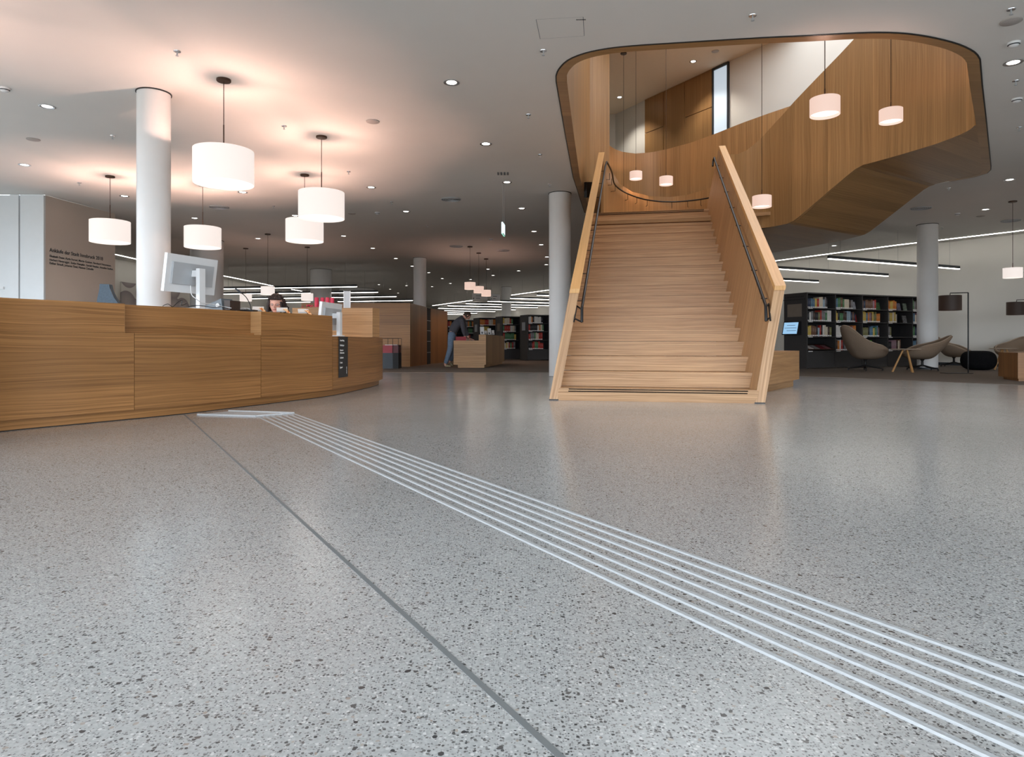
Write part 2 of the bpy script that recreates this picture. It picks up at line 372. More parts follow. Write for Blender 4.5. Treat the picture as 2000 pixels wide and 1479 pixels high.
# ------------------------------------------------------------------ shell
RW = [(13.9, -6), (14.2, 5), (14.3, 12), (14.0, 16.2), (13.4, 17.4), (11.8, 19.7), (9.5, 23.8), (5.8, 30.0), (2.04, 36.9), (-.06, 40.9), (-2.5, 45.2), (-6.3, 52.6)]
LWp = [(-9.03, 12.87), (-8.8, 14.76), (-13.4, 14.9), (-13.5, 22.8), (-12.9, 29.1), (-12.6, 34.4), (-11.5, 44), (-10.2, 52.6)]
ROOM = RW+LWp[::-1]+[(-12.5, 12.87), (-12.5, -6)]
def flat(bm, outer, holes, z, flip=False):
    loops = [[Vector((p[0], p[1], 0)) for p in outer]]+[[Vector((p[0], p[1], 0)) for p in h] for h in holes]
    allp = [p for l in loops for p in l]; vs = [bm.verts.new((p.x, p.y, z)) for p in allp]
    for t in tessellate_polygon(loops):
        try: bm.faces.new([vs[i] for i in t])
        except ValueError: pass
    return vs
bm = BM(); add_prism(bm, ROOM, -.2, 0); struct('floor', bm, M['terrazzo'])
bm = BM()
lo = flat(bm, ROOM, [OPEN], HC); hi = flat(bm, ROOM, [OPEN], 4.05)
n0 = len(ROOM); n1 = len(OPEN)
for a, n in ((0, n0), (n0, n1)):
    for i in range(n): bm.faces.new([lo[a+i], lo[a+(i+1) % n], hi[a+(i+1) % n], hi[a+i]])
struct('ceiling', bm, M['ceil'])
bm = BM(); add_wallstrip(bm, [(p[0], p[1]) for p in RW], -.3, 0, HC); struct('wall_right', bm, M['wallw'])
bm = BM(); add_wallstrip(bm, LWp[2:], .3, 0, HC); struct('wall_left', bm, M['wallw'])
bm = BM(); add_wallstrip(bm, [(-6.1, 52.6), (-10.4, 52.6)], -.3, 0, HC); struct('wall_back', bm, M['wallw'])
bm = BM(); add_prism(bm, [(-9.03, 12.88), (-8.8, 14.76), (-9.05, 14.76), (-9.25, 12.88)], 0, HC); struct('wall_exhibition', bm, M['wallbeige'])
bm = BM(); add_prism(bm, [(-13.4, 14.72), (-9.04, 14.72), (-9.04, 14.76), (-13.4, 14.95)], 0, HC); struct('wall_rear', bm, M['wallw'])
# white panel front left of the lettered wall: panels with joints
bm = BM(); add_box(bm, (-12.5, 12.88, 0), (-9.05, 13.0, HC))
struct('wall_panelled', bm, M['panelw'])
wall_panels = bpy.data.objects['wall_panelled']
x0 = xx(87, 12.87)
for k, (pa, pb, lift) in enumerate(((-120, 21, .0), (23, 39, .03), (41, 87, .015))):
    bm = BM(); add_box(bm, (xx(pa, 12.85), 12.84-lift, 0), (xx(pb, 12.85), 12.875, 3.49)); obj('panel', bm, M['panelw'], wall_panels)
bm = BM(); add_box(bm, (xx(-2, 12.8), 12.80, zz(565, 12.8)), (xx(6, 12.8), 12.84, zz(560, 12.8))); obj('door_handle', bm, M['white'], wall_panels)
# glazed front behind the camera and to the left: daylight comes in here
def glazing(name, a, b, zlo, zhi, n, depth=.08):
    a, b = Vector(a), Vector(b); d = (b-a); Ln = d.length; d.normalize(); nn = Vector((-d.y, d.x))
    bm = BM()
    def bar(s0, s1, z0, z1):
        p = a+d*s0; q = a+d*s1
        add_hexa(bm, [(*(p-nn*depth/2), z0), (*(q-nn*depth/2), z0), (*(q+nn*depth/2), z0), (*(p+nn*depth/2), z0)],
                 [(*(p-nn*depth/2), z1), (*(q-nn*depth/2), z1), (*(q+nn*depth/2), z1), (*(p+nn*depth/2), z1)])
    bar(0, Ln, zlo, zlo+.08); bar(0, Ln, zhi-.08, zhi)
    for i in range(n+1):
        s = Ln*i/n; bar(max(0, s-.03), min(Ln, s+.03), zlo+.08, zhi-.08)
    w = struct(name, bm, M['dgrey'])
    return w
glazing('window_1', (-12.5, -6), (13.9, -6), 0, HC, 10)
glazing('window_2', (-12.5, 8.5), (-12.5, -6), 0, HC, 6)
bm = BM(); add_box(bm, (-12.8, 8.5, 0), (-12.5, 12.88, HC)); struct('wall_left_front', bm, M['wallw'])  # unseen wall added in place of glazing to cut daylight from the left

# carpet areas
c1 = [fl(700, 728), fl(1075, 728), (2.0, 14.2), (3.6, 13.7), (4.9, 13.05), (5.5, 12.62), (6.07, 12.05), (6.9, 10.95), fl(2000, 753), (9.2, 8.2), (10.5, 7), (14.1, 6.5), (14.2, 12), (13.9, 16.2), (13.3, 17.35), (11.7, 19.6), (9.4, 23.7), (5.7, 29.9), (1.95, 36.8), (-.15, 40.8), (-2.6, 45.1), (-6.3, 52.5), (-10.2, 52.5), (-11.4, 44), (-12.5, 34.4), (-12.8, 29.1), (-13.3, 22.8), (-13.3, 15.1), (-6.2, 15.1)]
bm = BM(); add_prism(bm, c1, 0.0005, .006); o = struct('carpet', bm, M['carpet'])
# skirting along the right wall
bm = BM(); add_wallstrip(bm, [(13.9, 16.15), (13.3, 17.33), (11.72, 19.62), (9.42, 23.72), (5.74, 29.92), (1.98, 36.82)], -.02, .006, .09); struct('baseboard_right', bm, M['dgrey'])
# recessed light slots along the walls, near the ceiling
def slot(name, pts, off):
    bm = BM(); n = len(pts); 
    P = [Vector(p) for p in pts]; q = []
    for i in range(n):
        a = P[max(i-1, 0)]; b = P[min(i+1, n-1)]; d = (b-a).normalized(); nn = Vector((-d.y, d.x)); q.append((P[i]+nn*off, P[i]+nn*(off+.032)))
    for i in range(n-1):
        add_hexa(bm, [(*q[i][0], HC-.012), (*q[i+1][0], HC-.012), (*q[i+1][1], HC-.012), (*q[i][1], HC-.012)], [(*q[i][0], HC-.001), (*q[i+1][0], HC-.001), (*q[i+1][1], HC-.001), (*q[i][1], HC-.001)])
    return obj(name, bm, M['ledslot'])
tag(slot('light_slot', [(14.25, 13), (14.0, 16.2), (13.4, 17.4), (11.8, 19.7), (9.5, 23.8), (5.8, 30.0)], .62), 'continuous white light line set in the ceiling along the right wall', 'light')
tag(slot('light_slot', [(4.6, 32.3), (2.04, 36.9), (-.06, 40.9)], .55), 'white ceiling light line over the far bookcases beside the middle stair column', 'light')
tag(slot('light_slot', [(-2.2, 44.7), (-4, 48), (-5.6, 51)], .5), 'farthest white ceiling light line, running to the back end of the hall', 'light')
tag(slot('light_slot', [(-13.45, 15.2), (-13.5, 22.8), (-12.9, 29.1), (-12.6, 34.0)], -.72), 'white ceiling light line along the left rear wall behind the drum pendants', 'light')
tag(slot('light_slot', [(-12.5, 35.5), (-11.8, 41.5)], -.8), 'short white ceiling light line continuing along the left rear wall, far back', 'light')

# expansion joint and tactile guide path
gd = (Vector(fl(934+1000, 1479))-Vector(fl(502, 813.5))).normalized(); gn = Vector((-gd.y, gd.x))
ja, jb = Vector(fl(360, 809.6)), Vector(fl(1095, 1479)); jd = (jb-ja).normalized(); jn = Vector((-jd.y, jd.x)); je = jb+jd*1.5
bm = BM(); w = .0065
add_hexa(bm, [(*(ja-jn*w), .0), (*(je-jn*w), .0), (*(je+jn*w), .0), (*(ja+jn*w), .0)], [(*(ja-jn*w), .0007), (*(je-jn*w), .0007), (*(je+jn*w), .0007), (*(ja+jn*w), .0007)])
struct('trim_1', bm, M['joint'])
A0, A1 = Vector(fl(502, 813.5)), Vector(fl(1934, 1479)); B0, B1 = Vector(fl(574, 808.4)), Vector(fl(2000, 1317))
gp = thing('tactile_guide_path', 'white ribbed tactile guide path crossing the terrazzo towards the reception desk', 'floor marking', (*A0, 0))
for k in range(7):
    t = k/6; p = A0.lerp(B0, t); q = A1.lerp(B1+(B1-B0).normalized()*.25, t); d = (q-p).normalized(); q = q+d*.9; nn = Vector((-d.y, d.x))*.0085
    bm = BM(); nseg = 30; rows = []
    for i in range(nseg+1):
        c = p.lerp(q, i/nseg); j = random.uniform(-.0006, .0006)
        rows.append([bm.verts.new((*(c-nn*(1.3+j*90)), .0003)), bm.verts.new((*(c-nn*.7), .0035)), bm.verts.new((*(c+nn*.7), .0035)), bm.verts.new((*(c+nn*(1.3+j*90)), .0003))])
    for a, b in zip(rows, rows[1:]):
        for m_ in range(3): bm.faces.new([a[m_], b[m_], b[m_+1], a[m_+1]])
    bm.faces.new(rows[0]); bm.faces.new(rows[-1][::-1])
    wobj('rib', bm, M['rib'], gp)
fieldp = [fl(386, 810.8), fl(500, 814.2), fl(574, 807.8), fl(447, 803.8)]
bm = BM(); add_prism(bm, fieldp, .0002, .003); wobj('attention_field', bm, plain('pale_field', srgb(196, 200, 204), .6, noise=.12, scale=90), gp)
bm = BM(); fp = [Vector((*p, .003)) for p in fieldp]
for a, b in ((fp[0], fp[1]), (fp[3], fp[2]), (fp[1], fp[2])): add_tube(bm, [a, b], .011, 6)
wobj('edge_rib', bm, M['rib'], gp)

# ------------------------------------------------------------------ columns
def column(cx, cy, r, label, z1=HC, seam=True):
    t = thing('column', label, 'column', (cx, cy, 0))
    bm = BM(); add_lathe(bm, [(r, 0.005), (r, z1-.002)], 48); obj('shaft', bm, M['column'], t, smooth=True)
    bm = BM(); add_lathe(bm, [(r+.001, z1-.012), (r+.012, z1-.012), (r+.012, z1-.0005), (r+.001, z1-.0005)], 48, close=True); obj('shadow_ring', bm, M['black'], t, smooth=True)
    return t
column(xx(300.5, 7.63), 7.63, .175, 'slim white round column behind the reception desk, between the drum pendants')
column(xx(1093.5, 12.74), 12.74, .208, 'white round column just left of the wooden staircase')
t = column(xx(1811.5, 16.1), 16.1, .222, 'white round column beside the lounge chairs, in front of the long bookcase')
bm = BM(); add_lathe(bm, [(.223, .006), (.226, .006), (.226, .05), (.223, .05)], 48, close=True); obj('base_ring', bm, M['dgrey'], t, smooth=True)
column(xx(820, 22.4), 22.4, .213, 'white round column rising behind the oak cabinets in the background')
column(xx(989, 34), 34, .25, 'farthest grey-looking round column, among the hanging light bars')
column(xx(404, 18.6), 18.6, .43, 'thick pale round column behind the monitor and the hanging drum lamp')
column(xx(627, 26), 26, .40, 'thick grey round column far behind the red flowers')
column(xx(697, 35), 35, .9, 'very thick pale round core far behind the desk end, lit by a downlight')

# ------------------------------------------------------------------ staircase
st = thing('staircase', 'broad oak staircase with leaning balustrades rising to an upper landing', 'stairs', (*SP(SW/2, 0, 0)[:2], 0))
for k in range(1, NS+1):
    v0 = (k-1)*ST; v1 = k*ST+.012 if k < NS else k*ST+.3; z1 = k*SR+SZO; z0 = max(.0, z1-SR+.0035)
    def q(s, v, z, e): return SQ(s, v, z, e)
    bm = BM()
    def blk(va, vb, za, zb):
        add_hexa(bm, [SQ(0, va, za, .02), SQ(1, va, za, .02), SQ(1, vb, za, .02), SQ(0, vb, za, .02)], [SQ(0, va, zb, .02), SQ(1, va, zb, .02), SQ(1, vb, zb, .02), SQ(0, vb, zb, .02)])
    if k == 1: blk(v0+.003, v0+.03, .012, z1-.041); 
    else: blk(v0+.011, v0+.035, z0, z1-.041)
    blk(v0, v1, z1-.04, z1)
    s_ = wobj('step', bm, M['oak_stair'], st, grain=AC, bevel=.0015)
    if k in (1, NS):
        for j in range(2):
            zc = z1-.012-.024*j
            bm = BM(); a = SQ(0, v0-.004, zc, -.09); b = SQ(1, v0-.004, zc, -.09); th = .005
            add_hexa(bm, [a+Vector((0, 0, -th)), b+Vector((0, 0, -th)), b+AX*.01+Vector((0, 0, -th)), a+AX*.01+Vector((0, 0, -th))], [a+Vector((0, 0, th)), b+Vector((0, 0, th)), b+AX*.01+Vector((0, 0, th)), a+AX*.01+Vector((0, 0, th))])
            o = wobj('contrast_strip', bm, M['rubber'], st)
bm = BM(); add_hexa(bm, [SQ(0, .002, .0, .0), SQ(1, .002, .0, .0), SQ(1, .03, .0, 0), SQ(0, .03, .0, 0)], [SQ(0, .002, .012, 0), SQ(1, .002, .012, 0), SQ(1, .03, .012, 0), SQ(0, .03, .012, 0)]); wobj('foot_strip', bm, M['oak_stair'], st, grain=AC)
VE = 5.25
for s in (0, 1):
    TH = .105
    prof = [(0, .012), (.118, zl(.118)+SUR-.045), (VE, zl(VE)+SUR-.045), (VE, zl(VE)-.42), (.75, .012)]
    bm = BM()
    a = [bm.verts.new(SQ(s, v, z, 0)) for v, z in prof]; b = [bm.verts.new(SQ(s, v, z, TH)) for v, z in prof]
    bm.faces.new(a); bm.faces.new(b[::-1]); n = len(prof)
    for i in range(n): bm.faces.new([a[i], a[(i+1) % n], b[(i+1) % n], b[i]])
    gr = Vector(SQ(s, .118, zl(.118)+SUR))-Vector(SQ(s, 0, 0))
    bal = wobj('balustrade', bm, M['oak_wall' if 0 else 'oak_stair'], st, grain=gr)
    bm = BM(); h0, h1 = SUR-.045, SUR
    P = []
    for h, vv in ((h0, .113), (h1, .118)): P.append([SQ(s, vv-.012, zl(vv)+h, -.003), SQ(s, vv-.012, zl(vv)+h, TH+.003), SQ(s, VE+.01, zl(VE)+h, TH+.003), SQ(s, VE+.01, zl(VE)+h, -.003)])
    add_hexa(bm, P[0], P[1]); o = wobj('rail_cap', bm, M['oak_rail'], bal, grain=SQ(s, VE, zl(VE), 0)-SQ(s, 0, zl(0), 0))
    bm = BM(); add_hexa(bm, [SQ(s, 0, 0, 0), SQ(s, 0, 0, TH), SQ(s, .7, 0, TH), SQ(s, .7, 0, 0)], [SQ(s, 0, .012, 0), SQ(s, 0, .012, TH), SQ(s, .7, .012, TH), SQ(s, .7, .012, 0)]); wobj('foot', bm, M['black'], bal)  # black strip puts the shadow line under the balustrade into the colour
    # handrail
    H = .85; OFF = -.065
    pts = [SQ(s, v, zl(v)+H, OFF) for v in (.08, 1, 2, 3, 4, 5.0)]
    e0 = pts[0]
    bm = BM()
    path = [e0+Vector((0, 0, -.17))+AX*-.03, e0+Vector((0, 0, -.02))+AX*-.012]+pts
    if s == 0:
        path += [Vector(p) for p in spline([(*SQ(0, 5.15, 4.0, OFF)[:2], 4.03), (1.98, 13.2, 4.03), (2.2, 14.2, 4.01), (2.6, 14.95, 3.99), (3.15, 15.5, 3.97), (3.75, 15.62, 3.95), (4.35, 15.35, 3.95), (4.75, 14.8, 3.95)], 6)][1:]
    else: path += [SQ(1, 5.12, zl(5.12)+H+.01, OFF), SQ(1, 5.18, zl(5.15)+H-.04, OFF), SQ(1, 5.12, zl(5.12)+H-.14, OFF)]
    add_tube(bm, path, .0165, 10); hr = wobj('handrail', bm, M['black'], st, smooth=True)
    bm = BM(); lp = [e0+Vector((0, 0, -.03)), SQ(s, .2, zl(.2)+H-.05, -.004), SQ(s, .2, zl(.2)+H-.02, -.004), e0+Vector((0, 0, -.17))]
    add_tube(bm, [lp[0], lp[1]], .009, 8); add_tube(bm, [SQ(s, .0, zl(0)+H-.12, -.004)+AX*.02, lp[1]], .009, 8); add_tube(bm, [lp[3], SQ(s, .03, zl(.03)+H-.1, -.006)], .009, 8); wobj('end_bracket', bm, M['black'], hr, smooth=True)
    for v in (.3, .95, 1.6, 2.25, 2.9, 3.55, 4.2, 4.85):
        bm = BM(); a = SQ(s, v, zl(v)+H-.012, OFF); b = SQ(s, v, zl(v)+H-.045, OFF); c = SQ(s, v, zl(v)+H-.045, -.001); add_tube(bm, [a, b, c], .0055, 6); wobj('bracket', bm, M['black'], hr)
    if s == 0:
        cur = spline([(1.95, 13.3, 4.03), (2.2, 14.2, 4.01), (2.6, 14.95, 3.99), (3.15, 15.5, 3.97), (3.75, 15.62, 3.95), (4.35, 15.35, 3.95)], 2)
        for p in cur[::2][:6]+cur[1::4]:
            bm = BM(); p = Vector(p); c = Vector((3.3, 13.4, 0)); d = (Vector((p.x, p.y, 0))-c).normalized(); add_tube(bm, [p, p-Vector((0, 0, .13)), p-Vector((0, 0, .13))+d*.1], .006, 6); wobj('bracket', bm, M['black'], hr)
# landing: floor, parapet with rail, tall back wall, second flight's balustrade and the timber soffit
ZL = NS*SR+SZO
S0 = spline([(2.08, 14.9), (2.3, 15.6), (2.75, 16.1), (3.45, 16.3), (4.2, 15.95), (4.85, 15.3), (5.45, 14.6), (5.95, 13.9), (6.4, 13.2), (6.9, 12.5)], 5)
topS0 = [(1178, 200), (1179, 255), (1183, 272), (1190, 284), (1200, 291), (1215, 296.5), (1240, 300), (1270, 298), (1300, 292), (1350, 278.5), (1395, 262), (1450, 240), (1500, 222), (1550, 205), (1650, 165)]
def tops(pl, tab): return [zz(interp(1000+F*p[0]/p[1], tab), p[1]) for p in pl]
bm = BM(); tz = [min(7.4, z) for z in tops(S0, topS0)]
add_wallstrip(bm, S0, .09, [2.78 if p[1] > 13.2 else min(3.6, 2.78+(13.2-p[1])*.75) for p in S0], tz); wobj('upper_balustrade', bm, M['oak_wall'], st, grain=(0, 0, 1), smooth=30)
PP = spline([(1.72, 12.5), (1.95, 13.6), (2.15, 14.35), (2.6, 15.15), (3.1, 15.68), (3.75, 15.8), (4.4, 15.5), (4.85, 14.9), (5.1, 14.3)], 5)
bm = BM(); topP = [(1130, 300), (1180, 316), (1190, 325), (1210, 359), (1235, 375), (1272, 383.5), (1310, 385), (1347, 380), (1386, 367), (1420, 355)]
add_wallstrip(bm, PP, .05, 2.8, [max(3.9, min(4.35, z)) for z in tops(PP, topP)]); wobj('parapet', bm, M['oak_wall'], st, grain=(0, 0, 1), smooth=30)
landp = [SQ(0, 5.22, zl(5.22), .05)[:2], SQ(1, 5.22, zl(5.22), .0)[:2], (4.3, 12.3), (4.75, 12.1), (4.93, 11.82), (6.87, 13.12), (6.5, 14.0), (6.0, 15.0), (5.1, 15.9), (3.9, 16.35), (2.8, 16.2), (2.0, 15.2), (1.75, 13.5)]
bm = BM(); add_prism(bm, [tuple(p) for p in landp], ZL-.06, ZL); wobj('landing', bm, M['oak_stair'], st, grain=AC)
# soffit as a folded solid slab
sof = BM()
A_ = [tuple(SQ(0, 4.6, zl(4.6), .0)[:2]), tuple(SQ(1, 4.6, zl(4.6), .1)[:2]), (3.95, 12.05), (4.4, 12.3), (4.75, 12.15), (4.93, 11.82), (6.87, 13.12), (6.8, 13.7), (6.55, 14.5), (6.15, 15.5), (5.5, 16.3), (4.7, 17.0), (3.8, 17.2), (2.9, 17.0), (2.3, 16.5), (1.95, 15.9), (1.7, 14.9), (1.5, 13.5)]
add_prism(sof, A_, 2.75, 2.8)
na, nb = Vector((5.68, 10.7)), Vector((7.62, 12.0)); fa, fb = Vector((4.93, 11.82)), Vector((6.87, 13.12))
zs = [(0, 2.75), (.06, 2.765), (.14, 2.81), (.86, 3.43), (.94, 3.478), (1, 3.492)]
for (t0, za), (t1, zb) in zip(zs, zs[1:]):
    p0, p1, p2, p3 = fa.lerp(na, t0), fb.lerp(nb, t0), fb.lerp(nb, t1), fa.lerp(na, t1)
    add_hexa(sof, [(*p0, za), (*p1, za), (*p2, zb), (*p3, zb)], [(*p0, za+.05), (*p1, za+.05), (*p2, zb+.05), (*p3, zb+.05)])
C_ = [(5.68, 10.7), (5.95, 10.1), (6.15, 9.5), (6.2, 9.0), (6.15, 8.72), (7.66, 10.72), (7.83, 10.97), (7.93, 11.2), (7.9, 11.44), (7.7, 11.76), (7.6, 11.98)]
add_prism(sof, C_, 3.492, 3.54)
wobj('soffit', sof, M['oak_wall'], st, grain=(.83, .557, 0))
S1 = spline([(3.72, 12.06), (4.05, 12.3), (4.4, 12.36), (4.72, 12.2), (4.93, 11.82), (5.3, 11.26), (5.68, 10.7), (5.95, 10.1), (6.15, 9.5), (6.2, 9.0), (6.13, 8.72)], 5)
topS1 = [(1400, 303), (1436, 303), (1455, 296), (1470, 286), (1485, 274), (1500, 260), (1530, 229), (1555, 200), (1600, 153), (1640, 112), (1674, 76), (1690, 58), (1710, 40)]
def s1bot(p):
    px = p[0]; 
    if p[1] > 11.82: return 2.75
    if p[1] > 10.7: return interp((11.82-p[1])/1.12, zs)
    return 3.492
bm = BM(); z1 = []
for p in S1:
    px = 1000+F*p[0]/p[1]; z1.append(zz(interp(px, topS1), p[1]) if (px < 1706 and p[1] > 10.3) else 5.95)
add_wallstrip(bm, S1, -.06, [s1bot(p) for p in S1], z1); wobj('flight_balustrade', bm, M['oak_wall'], st, grain=(0, 0, 1), smooth=30)
# lining of the opening
bm = BM(); lin_l = LEFTED[:-1]; add_wallstrip(bm, [(2.12, 15.0), (1.98, 14.9)]+[(p[0]+.0, p[1]) for p in LEFTED[2:]], -.0001 if 0 else .11, 3.49, 7.45)
lining = wobj('opening_lining', bm, M['oak_wall'], st, grain=(0, 0, 1), smooth=30)
bm = BM(); add_wallstrip(bm, [LEFTED[-1]]+fr2+RIGHTED[:-1], .105, 3.49, 5.1); wobj('opening_lining', bm, M['oak_wall'], st, grain=(0, 0, 1), smooth=30)
# dark shadow gap round the opening
bm = BM(); add_wallstrip(bm, LEFTED[2:]+fr2+RIGHTED[:-1], -.014, HC-.008, HC+.002); struct('trim_2', bm, M['black'])
# black display on the lining behind the left balustrade
bm = BM(); Yb = 13.2; xb = .737+(Yb-9.125)/(14.6-9.125)*(1.6-.737)+.13
pa, pb = Vector((xx(1141, 12.5)+.0, 12.5)), Vector((xx(1158, 13.2), 13.2))
add_hexa(bm, [(*pa, zz(386, 12.5)), (*pb, zz(386, 13.2)-.02), (pb.x+.05, pb.y-.02, zz(386, 13.2)-.02), (pa.x+.05, pa.y-.02, zz(386, 12.5))], [(*pa, zz(356, 12.5)), (*pb, zz(356, 13.2)), (pb.x+.05, pb.y-.02, zz(356, 13.2)), (pa.x+.05, pa.y-.02, zz(356, 12.5))])
tag(obj('loudspeaker', bm, M['black']), 'black box loudspeaker fixed to the oak lining behind the left balustrade', 'loudspeaker')

# ------------------------------------------------------------------ upper floor seen through the opening
HU = 7.5
WL = [(3.1, 19.95), (3.776, 18.80), (5.056, 16.64), (5.30, 16.22), (6.35, 14.45), (7.8, 12.0), (9.5, 9.2), (11, 6.5), (11, 2.5)]
bm = BM(); add_wallstrip(bm, WL, .2, 4.05, HU); struct('wall_upper_right', bm, M['wallw'])
bm = BM(); add_wallstrip(bm, [(-2, 2.5), (-2, 20.0), (3.1, 19.95)], .2, 4.05, HU); struct('wall_upper_left', bm, M['wallw'])
bm = BM(); add_wallstrip(bm, [(11, 2.5), (-2, 2.5)], .2, 4.05, HU); struct('wall_upper_front', bm, M['wallw'])
bm = BM(); add_prism(bm, [(-2.2, 2.3), (11.2, 2.3), (11.2, 6.6), (9.7, 9.3), (3.3, 20.2), (-2.2, 20.2)], HU, HU+.2); struct('ceiling_upper', bm, plain('warm_ceiling_paint', srgb(222, 206, 184), .85, noise=.01))
WD = (Vector(WL[2])-Vector(WL[1])).normalized(); WN = Vector((-WD.y, WD.x))*-1
def wquad(bm, s0, s1, z0, z1, th, base=Vector(WL[1])):
    p = base+WD*s0; q = base+WD*s1
    add_hexa(bm, [(*p, z0), (*q, z0), (*(q+WN*th), z0), (*(p+WN*th), z0)], [(*p, z1), (*q, z1), (*(q+WN*th), z1), (*(p+WN*th), z1)])
LW_ = (Vector(WL[2])-Vector(WL[1])).length
for i, (a, b) in enumerate(((0.02, LW_*.30), (LW_*.31, LW_*.61), (LW_*.62, LW_*.985))):
    if i == 1: bm = BM(); wquad(bm, a, b, 4.06, HU-.01, .05); struct('door_%d' % (i+1), bm, M['oak_wall'], grain=(0, 0, 1))
    else:
        bm = BM(); wquad(bm, a, b, 4.06, 6.53, .05); d = struct('door_%d' % (i+1), bm, M['oak_wall'], grain=(0, 0, 1))
        bm = BM(); wquad(bm, a, b, 6.55, HU-.01, .05); obj('upper_panel', bm, M['oak_wall'], d, grain=(0, 0, 1))
bm = BM(); wquad(bm, LW_, LW_+.46, 4.1, HU-.02, .03); w3 = struct('window_3', bm, M['pane'])
bm = BM()
for a in (LW_-.02, LW_+.45): wquad(bm, a, a+.04, 4.06, HU-.01, .06)
wquad(bm, LW_, LW_+.46, HU-.07, HU-.01, .06); obj('window_frame', bm, M['dgrey'], w3)

# ------------------------------------------------------------------ lights that hang or sit in the ceiling
def pendant(label, x, y, zb, D, H, ztop, shade, group=None, name='pendant_lamp', power=0, canopy=.075):
    t = thing(name, label, 'lamp', (x, y, ztop), 0, group); r = D/2; z0 = zb-ztop; z1 = z0+H
    bm = BM(); add_lathe(bm, [(r, z0), (r, z1), (r-.004, z1), (r-.004, z0)], 48, close=True)
    sh = obj('lamp_shade', bm, shade, t, smooth=True)
    bm = BM(); add_lathe(bm, [(0, z0+.035), (r-.006, z0+.035), (r-.006, z0+.03), (0, z0+.03)], 40); obj('diffuser', bm, M['diff'], t, smooth=True)
    bm = BM()
    for k in range(3): a = 2*PI*k/3+.4; add_tube(bm, [(0, 0, z1-.02), (math.cos(a)*(r-.005), math.sin(a)*(r-.005), z1-.02)], .0035, 6)
    add_lathe(bm, [(.03, z1-.03), (.03, z1-.01), (0, z1-.01)], 12)
    obj('spoke_frame', bm, M['spoke'], t)
    bm = BM(); add_tube(bm, [(0, 0, z1-.02), (0, 0, -.02)], .0045, 6); add_tube(bm, [(0, 0, z1-.02), (0, 0, z1+(.28 if D > .5 else .1))], .007, 6); obj('cord', bm, M['bronze'], t)
    bm = BM(); add_lathe(bm, [(0, -.028), (canopy*.93, -.026), (canopy, -.02), (canopy, -.001), (0, -.001)], 28); obj('canopy', bm, M['bronze'], t, smooth=True)
    if power:
        ld = bpy.data.lights.new('bulb', 'POINT'); ld.energy = power; ld.color = (1, .60, .47); ld.shadow_soft_size = .02
        lo_ = bpy.data.objects.new('bulb', ld); COL.objects.link(lo_); lo_.parent = t; lo_.location = (0, 0, z0+H*.66)
        sd = bpy.data.lights.new('beam', 'SPOT'); sd.energy = power*(.2 if D > .5 else 1.5); sd.color = (1, .64, .46); sd.spot_size = 2.2; sd.spot_blend = .08; sd.shadow_soft_size = .03
        so = bpy.data.objects.new('beam', sd); COL.objects.link(so); so.parent = t; so.location = (0, 0, z0+.012)
    return t
gb = 'big drum pendants over the reception desk'
for px, cy, lb in ((437, 155, 'large white drum pendant nearest the camera, right of the slim column'), (628, 266.5, 'second large white drum pendant, overlapping the one behind it'),
                   (595, 341, 'white drum pendant half hidden behind the second large one'), (215, 344, 'white drum pendant in front of the lettered wall'),
                   (396, 300, 'white drum pendant just right of the slim column, above the monitor')):
    x, y = ce(px, cy)
    if px == 396: y = 12.04; x = xx(396, y)
    pendant(lb, x, y, 2.36, .62, .365, HC, M['shade'], gb, power=58)
pendant('large drum pendant hanging outside the left edge of the view', -5.5, 5.3, 2.36, .62, .365, HC, M['shade'], gb, power=58)
for px, cy, lb in ((480, 485, 'leftmost of the three small pendants above the desk staff'), (523, 457, 'small pendant directly above the seated woman'), (600, 482.5, 'small pendant left of the red candles')):
    x, y = ce(px, cy); pendant(lb, x, y, 1.9, .345, .215, HC, M['shade'], 'small pendants beyond the desk', power=12)
for px, cy, lb in ((918, 481.5, 'nearest of the three stepped small pendants above the bending man'), (935, 494, 'middle one of the three stepped small pendants'), (949.5, 505.5, 'rearmost of the three stepped small pendants')):
    x, y = ce(px, cy); pendant(lb, x, y, 2.225, .325, .21, HC, M['shade_s'], 'three stepped pendants in the background', power=12)
x, y = ce(1978, 393); pendant('small white pendant above the lounge chairs at the right edge', x, y, 1.95, .33, .2, HC, M['shade'], power=5)
for px, py, Y, lb in ((1242, 343, 15.3, 'small pendant left of the two over the landing'), (1301, 353.5, 14.3, 'small pendant right of the two over the landing'),
                      (1488, 394, 10.35, 'small pendant partly hidden by the right balustrade cap'), (1611, 209, 6.75, 'largest looking pendant in the stair opening'), (1740, 226.5, 8.9, 'small pendant in front of the curved oak wall, farthest right')):
    pendant(lb, xx(px, Y), Y, zz(py, Y)-.085, .285, .17, HU, M['shade_s'], 'pendants hanging in the stair opening', power=14, canopy=.09)
pendant('pendant on a long cord whose shade is hidden by the landing parapet', xx(1218, 15.75), 15.75, 3.4, .285, .17, HU, M['shade_s'], 'pendants hanging in the stair opening', power=6)

